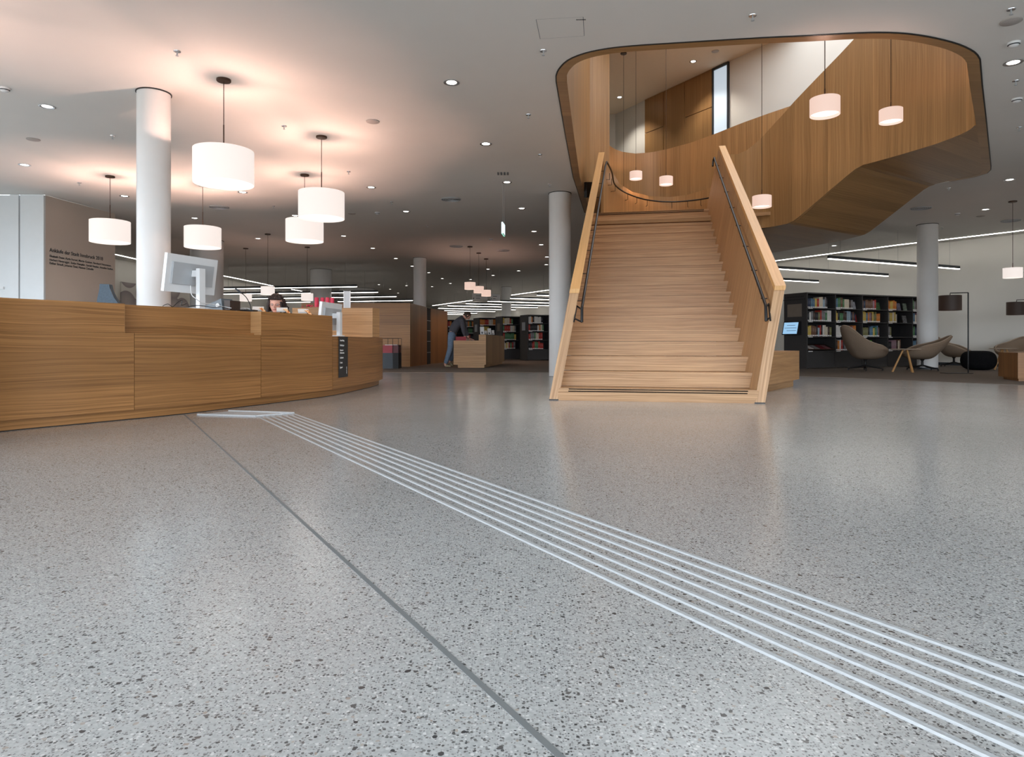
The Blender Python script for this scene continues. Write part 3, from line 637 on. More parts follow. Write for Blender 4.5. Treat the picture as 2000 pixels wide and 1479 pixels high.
def downlight(px, py, label, group=None, H=HC, proto=[None]):
    x, y = ce(px, py, H)
    if proto[0] is None:
        t = thing('ceiling_downlight', label, 'light', (x, y, H), 0, group)
        bm = BM(); add_lathe(bm, [(.088, -.001), (.088, -.006), (.078, -.008), (.055, -.001)], 28); obj('trim_ring', bm, M['chrome'], t, smooth=True)
        bm = BM(); add_lathe(bm, [(0, -.002), (.056, -.002), (.056, -.0005), (0, -.0005)], 24); obj('lens', bm, M['down'], t, smooth=True)
        proto[0] = t
        return t
    t = dup(proto[0], (x, y, H), 0, label)
    if group: t['group'] = group
    elif 'group' in t: del t['group']
    return t
near = [(882, 161, 'ceiling downlight left of the stair opening, nearest the camera'), (949, 281, 'downlight between the nearest bright one and the slotted vent'), (92, 208, 'downlight in the upper left, left of the slim column'),
        (48, 322, 'downlight above the white panels at the left edge'), (243, 383, 'downlight just left of the slim column, right of the lettered wall pendant'), (474, 375.5, 'downlight right under the largest drum pendant'),
        (380, 426, 'downlight beside the cord of the pendant above the monitor'), (725, 366, 'downlight right of the second large pendant'), (990, 356, 'downlight just in front of the small slotted grille'),
        (793, 413, 'downlight left of the big round vent'), (1019, 407, 'downlight left of the top of the stair column'), (576, 421, 'downlight peeping out above the half hidden drum pendant'),
        (1979, 122, 'bright downlight at the upper right edge'), (1972, 351, 'downlight at the right edge above the hanging small pendant'), (1925, 409, 'downlight left of the small pendant canopy at right'), (1629, 480, 'faint downlight just under the timber soffit')]
for px, py, lb in near: downlight(px, py, lb)
for px, py in ((504, 466), (671, 461), (728, 485), (773, 505), (805, 520), (837.5, 532.5), (864, 544), (879.5, 553.6)): downlight(px, py, 'small downlight in the diagonal row above the oak cabinets', 'diagonal row of downlights in the dark rear ceiling')
for px, py in ((919, 546), (953, 525.7), (963, 538), (1013, 529), (1043, 452), (1057, 478), (1068, 502), (1067, 517)): downlight(px, py, 'small downlight in the rear ceiling left of the stair column', 'downlights left of the stair column')
for px, py in ((794, 558), (844, 560), (762, 565), (777.7, 572.5), (740, 556)): downlight(px, py, 'faint far downlight above the hanging light bars', 'faint farthest downlights')
for px, py, lb in ((1354, 120, 'brighter downlight in the upper-floor ceiling seen through the opening'), (1210, 190, 'downlight low in the upper-floor ceiling seen through the opening')): downlight(px, py, lb, H=HU)

def ceiling_item(name, px, py, label, cat, build, group=None, cache={}, H=HC):
    x, y = ce(px, py, H)
    if name not in cache:
        t = thing(name, label, cat, (x, y, H), 0, group); build(t); cache[name] = t; return t
    t = dup(cache[name], (x, y, H), 0, label)
    if group: t['group'] = group
    elif 'group' in t: del t['group']
    return t
def b_sprinkler(t):
    bm = BM(); add_lathe(bm, [(.035, -.0005), (.033, -.006), (.012, -.008), (0, -.008)], 16); obj('rose', bm, M['chrome'], t, smooth=True)
    bm = BM(); add_tube(bm, [(0, 0, -.008), (0, 0, -.045)], .006, 6); add_lathe(bm, [(0, -.045), (.016, -.045), (.016, -.048), (0, -.048)], 10); obj('nozzle', bm, M['grey'], t)
def b_speaker(t):
    bm = BM(); add_lathe(bm, [(.085, -.0005), (.085, -.008), (.08, -.011), (0, -.012)], 32); obj('grille', bm, plain('grey_grille', srgb(176, 170, 166), .7), t, smooth=True)
def b_vent(t):
    bm = BM()
    for r in (.2, .165, .13, .095, .06): add_lathe(bm, [(r, -.001), (r, -.012), (r-.012, -.016), (r-.016, -.004)], 40, close=True)
    obj('louvre_rings', bm, M['grey'], t, smooth=True)
    bm = BM(); add_lathe(bm, [(0, -.002), (.2, -.002), (.2, -.0005), (0, -.0005)], 32); obj('dark_plate', bm, M['dgrey'], t)
def b_smoke(t):
    bm = BM(); add_lathe(bm, [(.055, -.0005), (.055, -.012), (.042, -.03), (.03, -.042), (0, -.045)], 28); obj('housing', bm, M['white'], t, smooth=True)
    bm = BM(); add_lathe(bm, [(.05, -.02), (.051, -.022), (.044, -.029), (.043, -.027)], 28, close=True); obj('slit', bm, M['dgrey'], t)
for px, py, lb in ((346, 100, 'sprinkler head nearest the largest drum pendant, up left of it'), (555, 246, 'sprinkler head between the two largest pendants'), (220, 265, 'sprinkler head left of the slim column'),
                   (155, 357, 'sprinkler head above the lettered wall'), (1061, 99, 'sprinkler head just under the ceiling hatch'), (1032, 224, 'sprinkler head left of the oak opening edge'), (1055, 302, 'sprinkler head above the slotted grille to its right'),
                   (1073.5, 360, 'sprinkler head close to the stair column top'), (681, 335, 'sprinkler head right of the second drum pendant canopy'), (765, 394.6, 'sprinkler head left of the round vent'), (1470, 30, 'sprinkler head above the middle of the stair opening'),
                   (1975, 18, 'sprinkler head in the top right corner'), (1984, 158, 'sprinkler head below the bright right downlight'), (1991, 249, 'sprinkler head at the right edge beside the oak lining'), (534.5, 402.5, 'sprinkler head left of the half hidden drum pendant'),
                   (834, 440, 'sprinkler head above the rear white column'), (1853, 367, 'sprinkler head just below the timber soffit corner'), (1840, 444, 'sprinkler head beside the top of the lounge column')):
    ceiling_item('sprinkler', px, py, lb, 'sprinkler', b_sprinkler)
for px, py, lb in ((728, 237, 'flat round grey ceiling loudspeaker right of the second drum pendant'), (65, 272, 'flat round grey ceiling loudspeaker at the left edge'), (1975, 41, 'flat round ceiling loudspeaker in the top right corner'), (687, 417, 'small flat round ceiling loudspeaker behind the second pendant'), (1915, 422, 'flat round ceiling loudspeaker above the lounge')):
    ceiling_item('ceiling_speaker', px, py, lb, 'loudspeaker', b_speaker)
for px, py, lb in ((881, 389, 'round louvred ceiling vent in the middle of the ceiling'), (428, 404.5, 'round louvred vent right of the slim column'), (1799, 406.5, 'round louvred vent right of the timber soffit'), (1974, 431, 'round louvred vent at the right edge above the light line'), (983, 489, 'round louvred vent above the stepped pendants'), (891, 481, 'small dark round vent left of the stepped pendants')):
    ceiling_item('ceiling_vent', px, py, lb, 'vent', b_vent)
for px, py, lb in ((1980, 83, 'white domed detector above the bright right downlight'), (1986, 193, 'white detector with dark slits at the right edge'), (9, 172, 'white domed detector at the left edge'), (737, 415, 'small white detector left of the round vent'), (1870, 417, 'small dark-looking detector above the lounge column'), (959, 467, 'small white detector above the stepped pendants')):
    ceiling_item('smoke_detector', px, py, lb, 'detector', b_smoke)
ceiling_item('ceiling_speaker', 1397, 100, 'flat round loudspeaker in the upper-floor ceiling', 'loudspeaker', b_speaker, H=HU)
# hatch
hp = [ce(1047, 38), ce(1139, 33), ce(1141, 70), ce(1055, 76)]
bm = BM()
for a, b, w in ((hp[0], hp[3], .004), (hp[1], hp[2], .004), (hp[0], hp[1], .0012), (hp[3], hp[2], .0012)):
    add_tube(bm, [(*a, HC), (*b, HC)], w*.6, 4)
h = tag(obj('ceiling_hatch', bm, M['midgrey']), 'square access hatch outlined in the ceiling left of the stair opening', 'hatch')
mtx = Matrix.Translation((*ce(1125, 39), HC-.002)) @ Matrix.Rotation(PI, 4, 'X') @ Matrix.Rotation(.02, 4, 'Z')
text('lettering', 'KAMMER', .022, M['dgrey'], h, matrix=mtx, bold=True)
bm = BM(); gx_, gy_ = ce(983, 339)
for k in range(4): add_box(bm, (gx_-.1+.055*k, gy_-.09, HC-.006), (gx_-.075+.055*k, gy_+.09, HC+.001))
tag(obj('slotted_grille', bm, M['midgrey']), 'small slotted grille in the ceiling above the hanging exit sign', 'vent')

# hanging light bars
def bar(a, b, z, label, group, cords=((.08, .5, .92))):
    a, b = Vector(a), Vector(b); m_ = (a+b)/2; d = (b-a); Ln = d.length; ang = math.atan2(d.y, d.x)
    t = thing('light_bar', label, 'light', (m_.x, m_.y, z), ang, group)
    bm = BM(); add_box(bm, (-Ln/2, -.03, .012), (Ln/2, .03, .085)); obj('housing', bm, M['dgrey'], t)
    bm = BM(); add_box(bm, (-Ln/2+.004, -.027, -.004), (Ln/2-.004, .027, .012)); obj('tube', bm, M['ledw'], t)
    bm = BM()
    for c in cords: add_tube(bm, [(-Ln/2+Ln*c, 0, .085), (-Ln/2+Ln*c, 0, HC-z-.003)], .0025, 4)
    obj('suspension_wire', bm, M['midgrey'], t)
ZB = 2.63
def bp(px, py): Y = F*(ZB-CH)/(YH-py); return (xx(px, Y), Y)
gr_ = 'hanging light bars above the bookcase'
bar(bp(1618, 506), bp(1873, 526), ZB, 'nearest hanging light bar, crossing behind the lounge column', gr_)
a = Vector(bp(1734, 540)); bar(a-Vector((4.6, 2.2)), a, ZB, 'middle hanging light bar above the long dark bookcase', gr_)
a = Vector(bp(1598, 552)); bar(a-Vector((4.6, 2.2)), a, ZB, 'short-looking hanging light bar ending above the bookcase end panel', gr_)
g2 = 'hanging light bars in the rear left'
for i, (ar, lf) in enumerate((((697, 560.5), (425, 565)), ((738, 571.4), (430, 575)), ((774, 579.7), (480, 584)), ((806, 587.5), (660, 589.5)), ((608, 590.5), (545, 591)))):
    bar(bp(*lf), bp(*ar), ZB, ('first', 'second', 'third', 'fourth', 'fifth')[i]+' hanging light bar from the front, beyond the reception desk', g2)
g3 = 'hanging light bars in the rear centre'
for i, (lf, ar) in enumerate((((1049, 577), (1110, 579)), ((997, 583), (1110, 586.5)), ((952.5, 589), (1090, 592.5)), ((910, 593.4), (1090, 598)), ((874.5, 597.5), (1050, 601.3)), ((856, 602.5), (1007, 605.6)), ((850, 607), (967, 608.8)), ((850, 611), (932, 612)), ((850, 614), (905, 614.6)))):
    bar(bp(*lf), bp(*ar), ZB, ('nearest', 'second', 'third', 'fourth', 'fifth', 'sixth', 'seventh', 'eighth', 'ninth')[i]+' of the hanging light bars stacked above the far bookcases', g3, (.2, .8))

# exit sign and far hanging signs
t = thing('exit_sign', 'small lit exit sign hanging edge-on from the ceiling left of the stair column', 'sign', (xx(983, 11.5), 11.5, 2.6), 1.46)
bm = BM(); add_box(bm, (-.16, -.012, -.1), (.16, .012, .1)); obj('sign_face', bm, M['exit'], t)
bm = BM(); add_tube(bm, [(-.12, 0, .1), (-.12, 0, HC-2.6)], .0015, 4); add_tube(bm, [(.12, 0, .1), (.12, 0, HC-2.6)], .0015, 4); obj('wire', bm, M['grey'], t)
bm = BM(); add_box(bm, (-.16, -.014, -.1), (.16, .014, -.085)); obj('green_edge', bm, plain('exit_green', srgb(40, 150, 110), .5), t)
for (pa, pb, ya, yb, lb) in ((922, 952, 573.5, 586.5, 'white hanging direction sign left of the stepped pendants'), (958, 977, 574.5, 587.5, 'white hanging direction sign right of the stepped pendants')):
    Y = 26.0; t = thing('hanging_sign', lb, 'sign', (xx((pa+pb)/2, Y), Y, zz((ya+yb)/2, Y)), 0, 'white hanging signs')
    w, h_ = (pb-pa)/F*Y/2, (yb-ya)/F*Y/2
    bm = BM(); add_box(bm, (-w, -.02, -h_), (w, .02, h_)); obj('board', bm, M['paper'], t)
    bm = BM()
    for k in range(2): add_box(bm, (-w*.5, -.023, h_*(.2-.7*k)), (w*(.35-.3*k), -.0205, h_*(.35-.7*k)))
    add_box(bm, (-w*.85, -.023, -h_*.6), (-w*.72, -.0205, -h_*.3)); obj('marking', bm, M['dgrey'], t)
    bm = BM()
    for s in (-1, 1): add_tube(bm, [(s*w*.8, 0, h_), (s*w*.8, 0, HC-zz((ya+yb)/2, Y))], .003, 4)
    obj('wire', bm, M['grey'], t)

# wall lettering
wd = (Vector((-8.8, 14.76))-Vector((-9.03, 12.87))).normalized(); wn = Vector((wd.y, -wd.x))
def wallmat(px, py):
    # a point of the lettered wall along the sight line
    s = (px-1000)/F; P = Vector((-9.03, 12.87)); t_ = (s*P.y-P.x)/(wd.x-s*wd.y); q = P+wd*t_
    z = zz(py, q.y); R = Matrix(((wd.x, 0, wn.x, 0), (wd.y, 0, wn.y, 0), (0, 1, 0, 0), (0, 0, 0, 1)))
    return Matrix.Translation((q.x+wn.x*.003, q.y+wn.y*.003, z)) @ R
tw = thing('wall_lettering', 'dark exhibition lettering on the beige wall left of the slim column', 'lettering', (0, 0, 0))
tx = text('headline', 'Ankäufe der Stadt Innsbruck 2018', .1, M['dgrey'], tw, bold=True); 
bpy.context.view_layer.update()
m0 = wallmat(96.5, 491.3); m1 = wallmat(201, 509.5); Lw = (m1.translation-m0.translation).length
sc = Lw/tx.dimensions.x; tx.data.transform(m0 @ Matrix.Diagonal((sc, sc, 1, 1)))
for i, (ln, py, pe) in enumerate((('Elisabeth Daser, Karin Ferrari, Martin Gostner, Bernhard Hetzenauer,', 501.8, 216), ('Herbert Hinteregger, Stefan Klampfer, Gerald Nestler, Annelies Senfter,', 509, 220), ('Esther Strauß, Johanna Tinzl, Hannes Zebedin', 515.7, 181.5))):
    t2 = text('name_line', ln, .1, M['dgrey'], tw, bold=True); bpy.context.view_layer.update()
    a_ = wallmat(96.5, py); b_ = wallmat(pe, py); sc2 = (b_.translation-a_.translation).length/t2.dimensions.x
    t2.data.transform(a_ @ Matrix.Diagonal((sc2, sc2, 1, 1)))
# mural on the rear left wall
bm = BM(); add_prism(bm, [(-13.48, 22.9), (-13.44, 22.9), (-12.84, 29.1), (-12.88, 29.1)], .1, 2.75)
tag(obj('mural', bm, M['mural']), 'large grey bubble-shaped mural on the rear wall beside the slim column', 'mural')
# ------------------------------------------------------------------ reception desk
DK = [fl(-260, 893), fl(-120, 863), fl(0, 844), fl(170, 827.5), fl(340, 811), fl(440, 799.2), fl(541, 787), fl(640.8, 774.4), fl(702, 761.8)]
DK = [tuple(p) for p in DK]+[(-2.02, 9.75), (-2.05, 10.25)]
dk = spline(DK, 10)
def dpx(p): return 1000+F*p[0]/p[1]
def offs(pts, d):
    out = []
    for i, p in enumerate(pts):
        a = Vector(pts[max(i-1, 0)]); b = Vector(pts[min(i+1, len(pts)-1)]); t_ = (b-a).normalized(); n_ = Vector((t_.y, -t_.x)); out.append(tuple(Vector(p)+n_*d))
    return out
rd = thing('reception_desk', 'long curved oak reception desk with a stepped top on the left', 'desk', (-3.2, 6.3, 0))
def uvcurve(o, pts):
    """grain along the desk: u = arc length, v = height"""
    me = o.data; uvl = me.uv_layers.new(name='UVMap') if not me.uv_layers else me.uv_layers[0]
    acc = [0]
    for a, b in zip(pts, pts[1:]): acc.append(acc[-1]+(Vector(b)-Vector(a)).length)
    off = -Vector(o.location)
    for poly in me.polygons:
        for li in poly.loop_indices:
            co = me.vertices[me.loops[li].vertex_index].co
            i = min(range(len(pts)), key=lambda k: (pts[k][0]-co.x)**2+(pts[k][1]-co.y)**2)
            h = co.z if abs(poly.normal.z) < .7 else co.z+(Vector(pts[i])-Vector((co.x, co.y))).length
            uvl.data[li].uv = (acc[i], h)
def deskpart(name, p0, p1, out, th, z0, z1, mat='oak_desk'):
    seg = [p for p in dk if p0 <= dpx(p) <= p1]
    # exact ends
    def cut(px):
        for a, b in zip(dk, dk[1:]):
            pa, pb = dpx(a), dpx(b)
            if pa <= px <= pb: t_ = (px-pa)/(pb-pa); return (a[0]+(b[0]-a[0])*t_, a[1]+(b[1]-a[1])*t_)
    if cut(p0): seg = [cut(p0)]+[s for s in seg if dpx(s) > p0+1]
    if cut(p1): seg = [s for s in seg if dpx(s) < p1-1]+[cut(p1)]
    if p1 > 735: seg = seg+[p for p in dk if p[1] > seg[-1][1]+.02]
    q = offs(seg, out); bm = BM(); add_wallstrip(bm, q, th, z0, z1)
    o = wobj(name, bm, M[mat], rd, smooth=25); uvcurve(o, seg); return o
TOPZ = .955
for a, b in ((-300, 0-140), (-139, 254.5), (255.5, 500.5), (501.5, 640.5), (641.3, 760)):
    deskpart('front_panel', a, b, .058, .06, .083, .715)
deskpart('plinth', -300, 760, 0, .05, .006, .083)
deskpart('shadow_gap', -300, 760, -.004, .04, .0005, .006, 'black')
deskpart('ledge', -300, 640.5, .03, .12, .69, .7155)
deskpart('upper_panel', -300, 236, .058, .06, .716, TOPZ)
deskpart('upper_panel', 237, 500.6, -.075, .05, .716, TOPZ)
deskpart('upper_panel', 501.2, 640.5, .058, .06, .716, TOPZ)
deskpart('worktop', -300, 640.5, -.03, .5, .70, .735)
deskpart('counter_shelf', -300, 640, -.13, .28, TOPZ-.03, TOPZ-.003)
deskpart('low_counter', 641, 725, .045, .75, .69, .715)
# returns
def endcap(px, d0, d1, z0, z1, th, name, dirn=1):
    seg = [p for p in dk]; 
    for a, b in zip(dk, dk[1:]):
        if dpx(a) <= px <= dpx(b):
            t_ = (px-dpx(a))/(dpx(b)-dpx(a)); p = Vector(a).lerp(Vector(b), t_); tg = (Vector(b)-Vector(a)).normalized(); n_ = Vector((tg.y, -tg.x)); break
    A, B = p+n_*d0, p+n_*d1; bm = BM()
    add_hexa(bm, [(*A, z0), (*B, z0), (*(B+tg*th*dirn), z0), (*(A+tg*th*dirn), z0)], [(*A, z1), (*B, z1), (*(B+tg*th*dirn), z1), (*(A+tg*th*dirn), z1)])
    return wobj(name, bm, M['oak_box'], rd, grain=(n_.x, n_.y, 0))
endcap(501.0, -.125, .0575, .716, TOPZ, .03, 'return_panel')
endcap(236.5, -.125, .0575, .716, TOPZ, .03, 'return_panel', -1)
# tall end block
tb = fl(726, 755); Yt = 9.55; zt = zz(601.6, Yt)
e0_ = Vector((xx(727.5, Yt), Yt)); e1_ = Vector((xx(738, 10.2), 10.2))
bm = BM(); add_prism(bm, [(e0_.x-1.15, Yt), tuple(e0_), (e0_.x+.06, Yt+.2), tuple(e1_), (e1_.x-.3, 10.6), (e0_.x-1.15, 10.3)], .72, zt)
wobj('end_block', bm, M['oak_box'], rd, grain=(1, 0, 0))
bm = BM(); add_prism(bm, [(-2.6, 8.6), (-2.2, 9.0), (-2.1, 9.6), (-2.12, 10.2), (-2.4, 10.55), (-3.3, 10.4), (-3.3, 9.6)], .0, .70); wobj('end_body', bm, M['oak_desk'], rd, grain=(0, 1, 0))
# desk sign
def deskpoint(px):
    for a, b in zip(dk, dk[1:]):
        if dpx(a) <= px <= dpx(b): t_ = (px-dpx(a))/(dpx(b)-dpx(a)); p = Vector(a).lerp(Vector(b), t_); tg = (Vector(b)-Vector(a)).normalized(); return p, tg, Vector((tg.y, -tg.x))
p0, tg, nn = deskpoint(651.5); p1, _, _ = deskpoint(669.5)
A = p0+nn*.06; B = p1+nn*.06; dsg = (B-A).normalized(); nsg = Vector((dsg.y, -dsg.x)); A = A+nsg*.004; B = B+nsg*.004
zb_, zt_ = zz(738, A.y), .712
bm = BM(); add_hexa(bm, [(*A, zb_), (*B, zb_), (*(B+nsg*.004), zb_), (*(A+nsg*.004), zb_)], [(*A, zt_), (*B, zt_), (*(B+nsg*.004), zt_), (*(A+nsg*.004), zt_)])
sg = wobj('sign', bm, plain('black_sign', srgb(44, 42, 42), .5), rd, label='narrow black sign with white words on the front of the desk')
Rm = Matrix(((dsg.x, 0, nsg.x, 0), (dsg.y, 0, nsg.y, 0), (0, 1, 0, 0), (0, 0, 0, 1))); wsg = (B-A).length; hsg = zt_-zb_
for i, (w_, fy) in enumerate((('Anmeldung', .08), ('Rückfragen', .2), ('Benutzer', .32), ('Büchereien', .385), ('Sachbuch', .505), ('Comic', .625), ('Jugend', .74))):
    q = A+dsg*wsg*.12+nsg*.0045
    o = text('lettering', w_, hsg*.058, M['paper'], sg, matrix=Matrix.Translation((q.x, q.y, zt_-hsg*(fy+.03))) @ Rm, squash=1.0, bold=True)
q = A+dsg*wsg*.86+nsg*.0045
o = text('lettering', 'stadt bib', hsg*.05, M['paper'], sg, matrix=Matrix.Translation((q.x, q.y, zt_-hsg*.92)) @ Rm @ Matrix.Rotation(PI/2, 4, 'Z'), bold=True)

# ------------------------------------------------------------------ things on and behind the desk
def monitor(label, x, y, zc, yaw, tilt, W, Hh, zbase, colx=.0):
    t = thing('monitor', label, 'monitor', (x, y, zbase), yaw)
    Mx = Matrix.Translation((0, 0, zc-zbase)) @ Matrix.Rotation(tilt, 4, 'X')
    bm = BM(); add_box(bm, (-W/2, 0, -Hh/2), (W/2, .035, Hh/2), Mx); obj('panel', bm, M['white'], t, bevel=.004)
    bm = BM(); add_box(bm, (-W*.4, -.022, -Hh*.28), (W*.4, -.0005, Hh*.3), Mx); obj('rear_housing', bm, M['grey'], t, bevel=.004)
    bm = BM(); add_box(bm, (-W/2+.01, .0355, -Hh/2+.01), (W/2-.01, .037, Hh/2-.01), Mx); obj('screen', bm, M['black'], t)
    bm = BM(); add_box(bm, (-.035, -.13, .012), (.035, -.085, zc-zbase+Hh*.16)); add_box(bm, (-.025, -.09, zc-zbase-.02), (.025, -.02, zc-zbase+.04)); obj('stand', bm, M['white'], t, bevel=.003)
    bm = BM(); add_lathe(bm, [(0, 0), (.12, 0), (.12, .008), (.1, .013), (0, .013)], 32, c=(0, -.05)); obj('base', bm, M['white'], t, smooth=True)
    return t
monitor('light grey monitor seen from behind on the desk, leaning back beside the slim column', xx(375, 6.42), 6.42, 1.29, 1.22, .14, .61, .355, TOPZ+.002)
monitor('light grey monitor seen from behind on the low counter before the oak end block', xx(647, 8.35), 8.35, .965, 1.42, .11, .6, .345, .718)
# till printer
t = thing('label_printer', 'grey wedge-shaped printer with a white round sticker on the desk', 'printer', (xx(431, 6.75), 6.75, TOPZ), -.25)
bm = BM(); v = [(-.15, -.1, 0), (.1, -.1, 0), (.1, .08, 0), (-.15, .08, 0)]; w_ = [(-.14, -.09, .045), (.075, -.09, .125), (.075, .08, .125), (-.14, .08, .045)]; add_hexa(bm, v, w_); obj('housing', bm, M['midgrey'], t, bevel=.006)
bm = BM(); add_box(bm, (.1, -.08, .01), (.17, .08, .105)); obj('rear_box', bm, plain('dark_brown_plastic', srgb(62, 48, 42), .5), t, bevel=.008)
bm = BM(); add_lathe(bm, [(0, 0), (.022, 0), (.022, .002), (0, .002)], 20); 
for v_ in bm.verts: v_.co = Matrix.Translation((.045, -.103, .055)) @ Matrix.Rotation(PI/2, 4, 'X') @ v_.co
obj('sticker', bm, M['paper'], t)
# cables
for k, (lb, cpts, r) in enumerate((('thin black cable looping up on the desk edge beside the column', [(318, 598, 5.95), (322, 595.5, 6), (328, 594, 6), (333, 597, 6), (338, 599, 6.05), (348, 590, 6.1), (356, 587, 6.15), (354, 596, 6.15), (364, 593, 6.2)], .003),
                                   ('dark cable running along the desk behind the printer', [(368, 598.5, 6.2), (385, 597, 6.3), (400, 598, 6.35), (418, 601, 6.4), (432, 599, 6.45), (446, 603, 6.6)], .004),
                                   ('white cable drooping from the monitor stand to the desk', [(372, 558, 6.3), (374, 575, 6.25), (382, 583, 6.22), (394, 591, 6.3), (412, 594, 6.4), (430, 598, 6.5), (452, 602, 6.55)], .0035))):
    bm = BM(); P = spline([(xx(a, c), c, max(zz(b, c), TOPZ+.004)) for a, b, c in cpts], 6); add_tube(bm, P, r, 6)
    tag(obj('cable', bm, (M['black'], M['dgrey'], M['white'])[k], smooth=True), lb, 'cable')
# microphone
t = thing('gooseneck_microphone', 'black gooseneck microphone bending over the desk left of the woman', 'microphone', (xx(490, 7.0), 7.0, TOPZ), 0)
bm = BM(); add_box(bm, (-.12, -.06, 0), (.05, .06, .028)); obj('base', bm, M['black'], t, bevel=.006)
bm = BM(); X = t.location.x; P = spline([(0, 0, .025), (-.012, 0, .09), (-.05, 0, .16), (-.105, 0, .21)], 6); add_tube(bm, P, .0045, 8); obj('gooseneck', bm, M['black'], t, smooth=True)
bm = BM(); add_tube(bm, [(-.1, 0, .205), (-.125, 0, .225), (-.165, 0, .255)], [.007, .011, .008], 8); obj('capsule', bm, M['dgrey'], t, smooth=True)
# clear bag / tangled clear cables
bm = BM()
for k in range(12):
    a = random.uniform(0, PI); r_ = random.uniform(.04, .1)
    add_tube(bm, [Vector((xx(470, 7.3)+math.cos(a+j*.25)*r_, 7.3+math.sin(a*2+j*.3)*r_*.7, TOPZ+.006+abs(math.sin(j*.4+a))*.06)) for j in range(9)], .003, 5)
tag(obj('cable_coil', bm, M['grey'], smooth=True), 'tangle of pale cables between the printer and the microphone', 'cable')
# leaflet stands
ls = None
for i, (px, Y, ang, lb) in enumerate(((506, 7.1, .35, 'leaflet stand with an orange spotted side, left of the woman'), (553, 7.3, .35, 'leaflet stand with an orange spotted side, right of the woman'), (595, 7.6, .4, 'leaflet stand with white leaflets nearest the red flowers'))):
    if ls is None:
        ls = t = thing('leaflet_stand', lb, 'stand', (xx(px, Y), Y, TOPZ), ang, 'leaflet stands on the desk')
        R_ = Matrix.Rotation(.75, 4, 'X')
        bm = BM(); add_box(bm, (-.085, -.04, .02), (.06, -.02, .13), Matrix.Rotation(-1.05, 4, 'X') @ Matrix.Translation((0, 0, 0))); obj('leaflet', bm, M['paper'], t)
        bm = BM(); add_hexa(bm, [(.065, -.06, 0), (.10, -.07, 0), (.10, .09, 0), (.065, .09, 0)], [(.0, -.02, .075), (.045, -.03, .08), (.045, .06, .08), (.0, .06, .075)]); obj('side_panel', bm, M['giraffe'], t)
        bm = BM(); add_box(bm, (-.09, -.05, 0), (.11, .09, .012)); obj('base', bm, M['black'], t); t.scale = (.8, .8, .72)
    else: dup(ls, (xx(px, Y), Y, TOPZ), ang, lb)
# advent arrangement
t = thing('candle_arrangement', 'arrangement with four red candles and red berries beside the second monitor', 'decoration', (xx(629, 8.6), 8.6, TOPZ+.0), 0)
bm = BM(); add_box(bm, (-.17, -.08, 0), (.16, .08, .14)); obj('wooden_tray', bm, M['oak_box'], t, grain=(1, 0, 0))
for k in range(4):
    bm = BM(); cx = -.07+.07*k+(.0 if k < 3 else -.015); add_lathe(bm, [(0, .14), (.026, .14), (.026, .262-.004*k), (.022, .268), (0, .268)], 20, c=(cx, .02*(k % 2))); obj('candle', bm, M['redwax'], t, smooth=True)
bm = BM()
for k in range(34):
    a = Vector((random.gauss(-.15, .035), random.gauss(0, .03), random.uniform(.03, .17))); bmesh.ops.create_icosphere(bm, subdivisions=1, radius=random.uniform(.008, .016), matrix=Matrix.Translation(a))
obj('berries', bm, M['redwax'], t, smooth=True)
bm = BM()
for k in range(10):
    a = random.uniform(-1, 1); add_tube(bm, [(-.15, 0, .0), (-.15+a*.04, random.uniform(-.03, .03), random.uniform(.1, .18))], .002, 5)
obj('twig', bm, plain('dark_twig', srgb(60, 48, 30), .8), t)
# display panel on the end block
t = thing('display_panel', 'upright grey information panel standing on the tall oak end block', 'sign', (xx(678, 9.8), 9.8, zt), 0)
bm = BM(); add_box(bm, (-.046, -.008, 0), (.046, .008, .26)); obj('panel', bm, M['grey'], t)
bm = BM()
for s in (-1, 1): add_box(bm, (s*.046-.004, -.012, 0), (s*.046+.004, .012, .265))
obj('side_frame', bm, M['white'], t)
# office chair
t = thing('office_chair', 'blue-grey office chair turned sideways behind the desk, left of the column', 'chair', (xx(214, 7.6), 7.6, 0), .52)
bm = BM(); pr = spline([(-.10, 1.0), (-.115, 1.1), (-.095, 1.22), (-.09, 1.29)], 5); pf = spline([(-.0, 1.29), (.01, 1.24), (.045, 1.15), (.085, 1.08), (.1, .98), (.105, .85)], 4)
sec = [(-.085, .85)]+pr+pf
a = [bm.verts.new((p[0], -.2, p[1])) for p in sec]; b = [bm.verts.new((p[0], .2, p[1])) for p in sec]
bm.faces.new(a[::-1]); bm.faces.new(b)
for i in range(len(sec)): bm.faces.new([a[i], a[(i+1) % len(sec)], b[(i+1) % len(sec)], b[i]])
obj('backrest', bm, plain('blue_grey_fabric', srgb(92, 108, 122), .9, noise=.1, scale=90), t)
bm = BM(); A2 = [bm.verts.new((p[0]+.003, -.19, p[1])) for p in pf]; B2 = [bm.verts.new((p[0]+.003, .19, p[1])) for p in pf]
C2 = [bm.verts.new((p[0]+.03, .19, p[1]-.004)) for p in pf]; D2 = [bm.verts.new((p[0]+.03, -.19, p[1]-.004)) for p in pf]
for i in range(len(pf)-1):
    for u_, w_ in ((A2, B2), (B2, C2), (C2, D2), (D2, A2)): bm.faces.new([u_[i], u_[i+1], w_[i+1], w_[i]])
bm.faces.new([A2[0], B2[0], C2[0], D2[0]]); bm.faces.new([D2[-1], C2[-1], B2[-1], A2[-1]])
obj('back_shell', bm, M['black'], t, smooth=True)
bm = BM(); add_box(bm, (-.42, -.24, .47), (.08, .24, .54)); obj('seat', bm, M['dgrey'], t, bevel=.03)
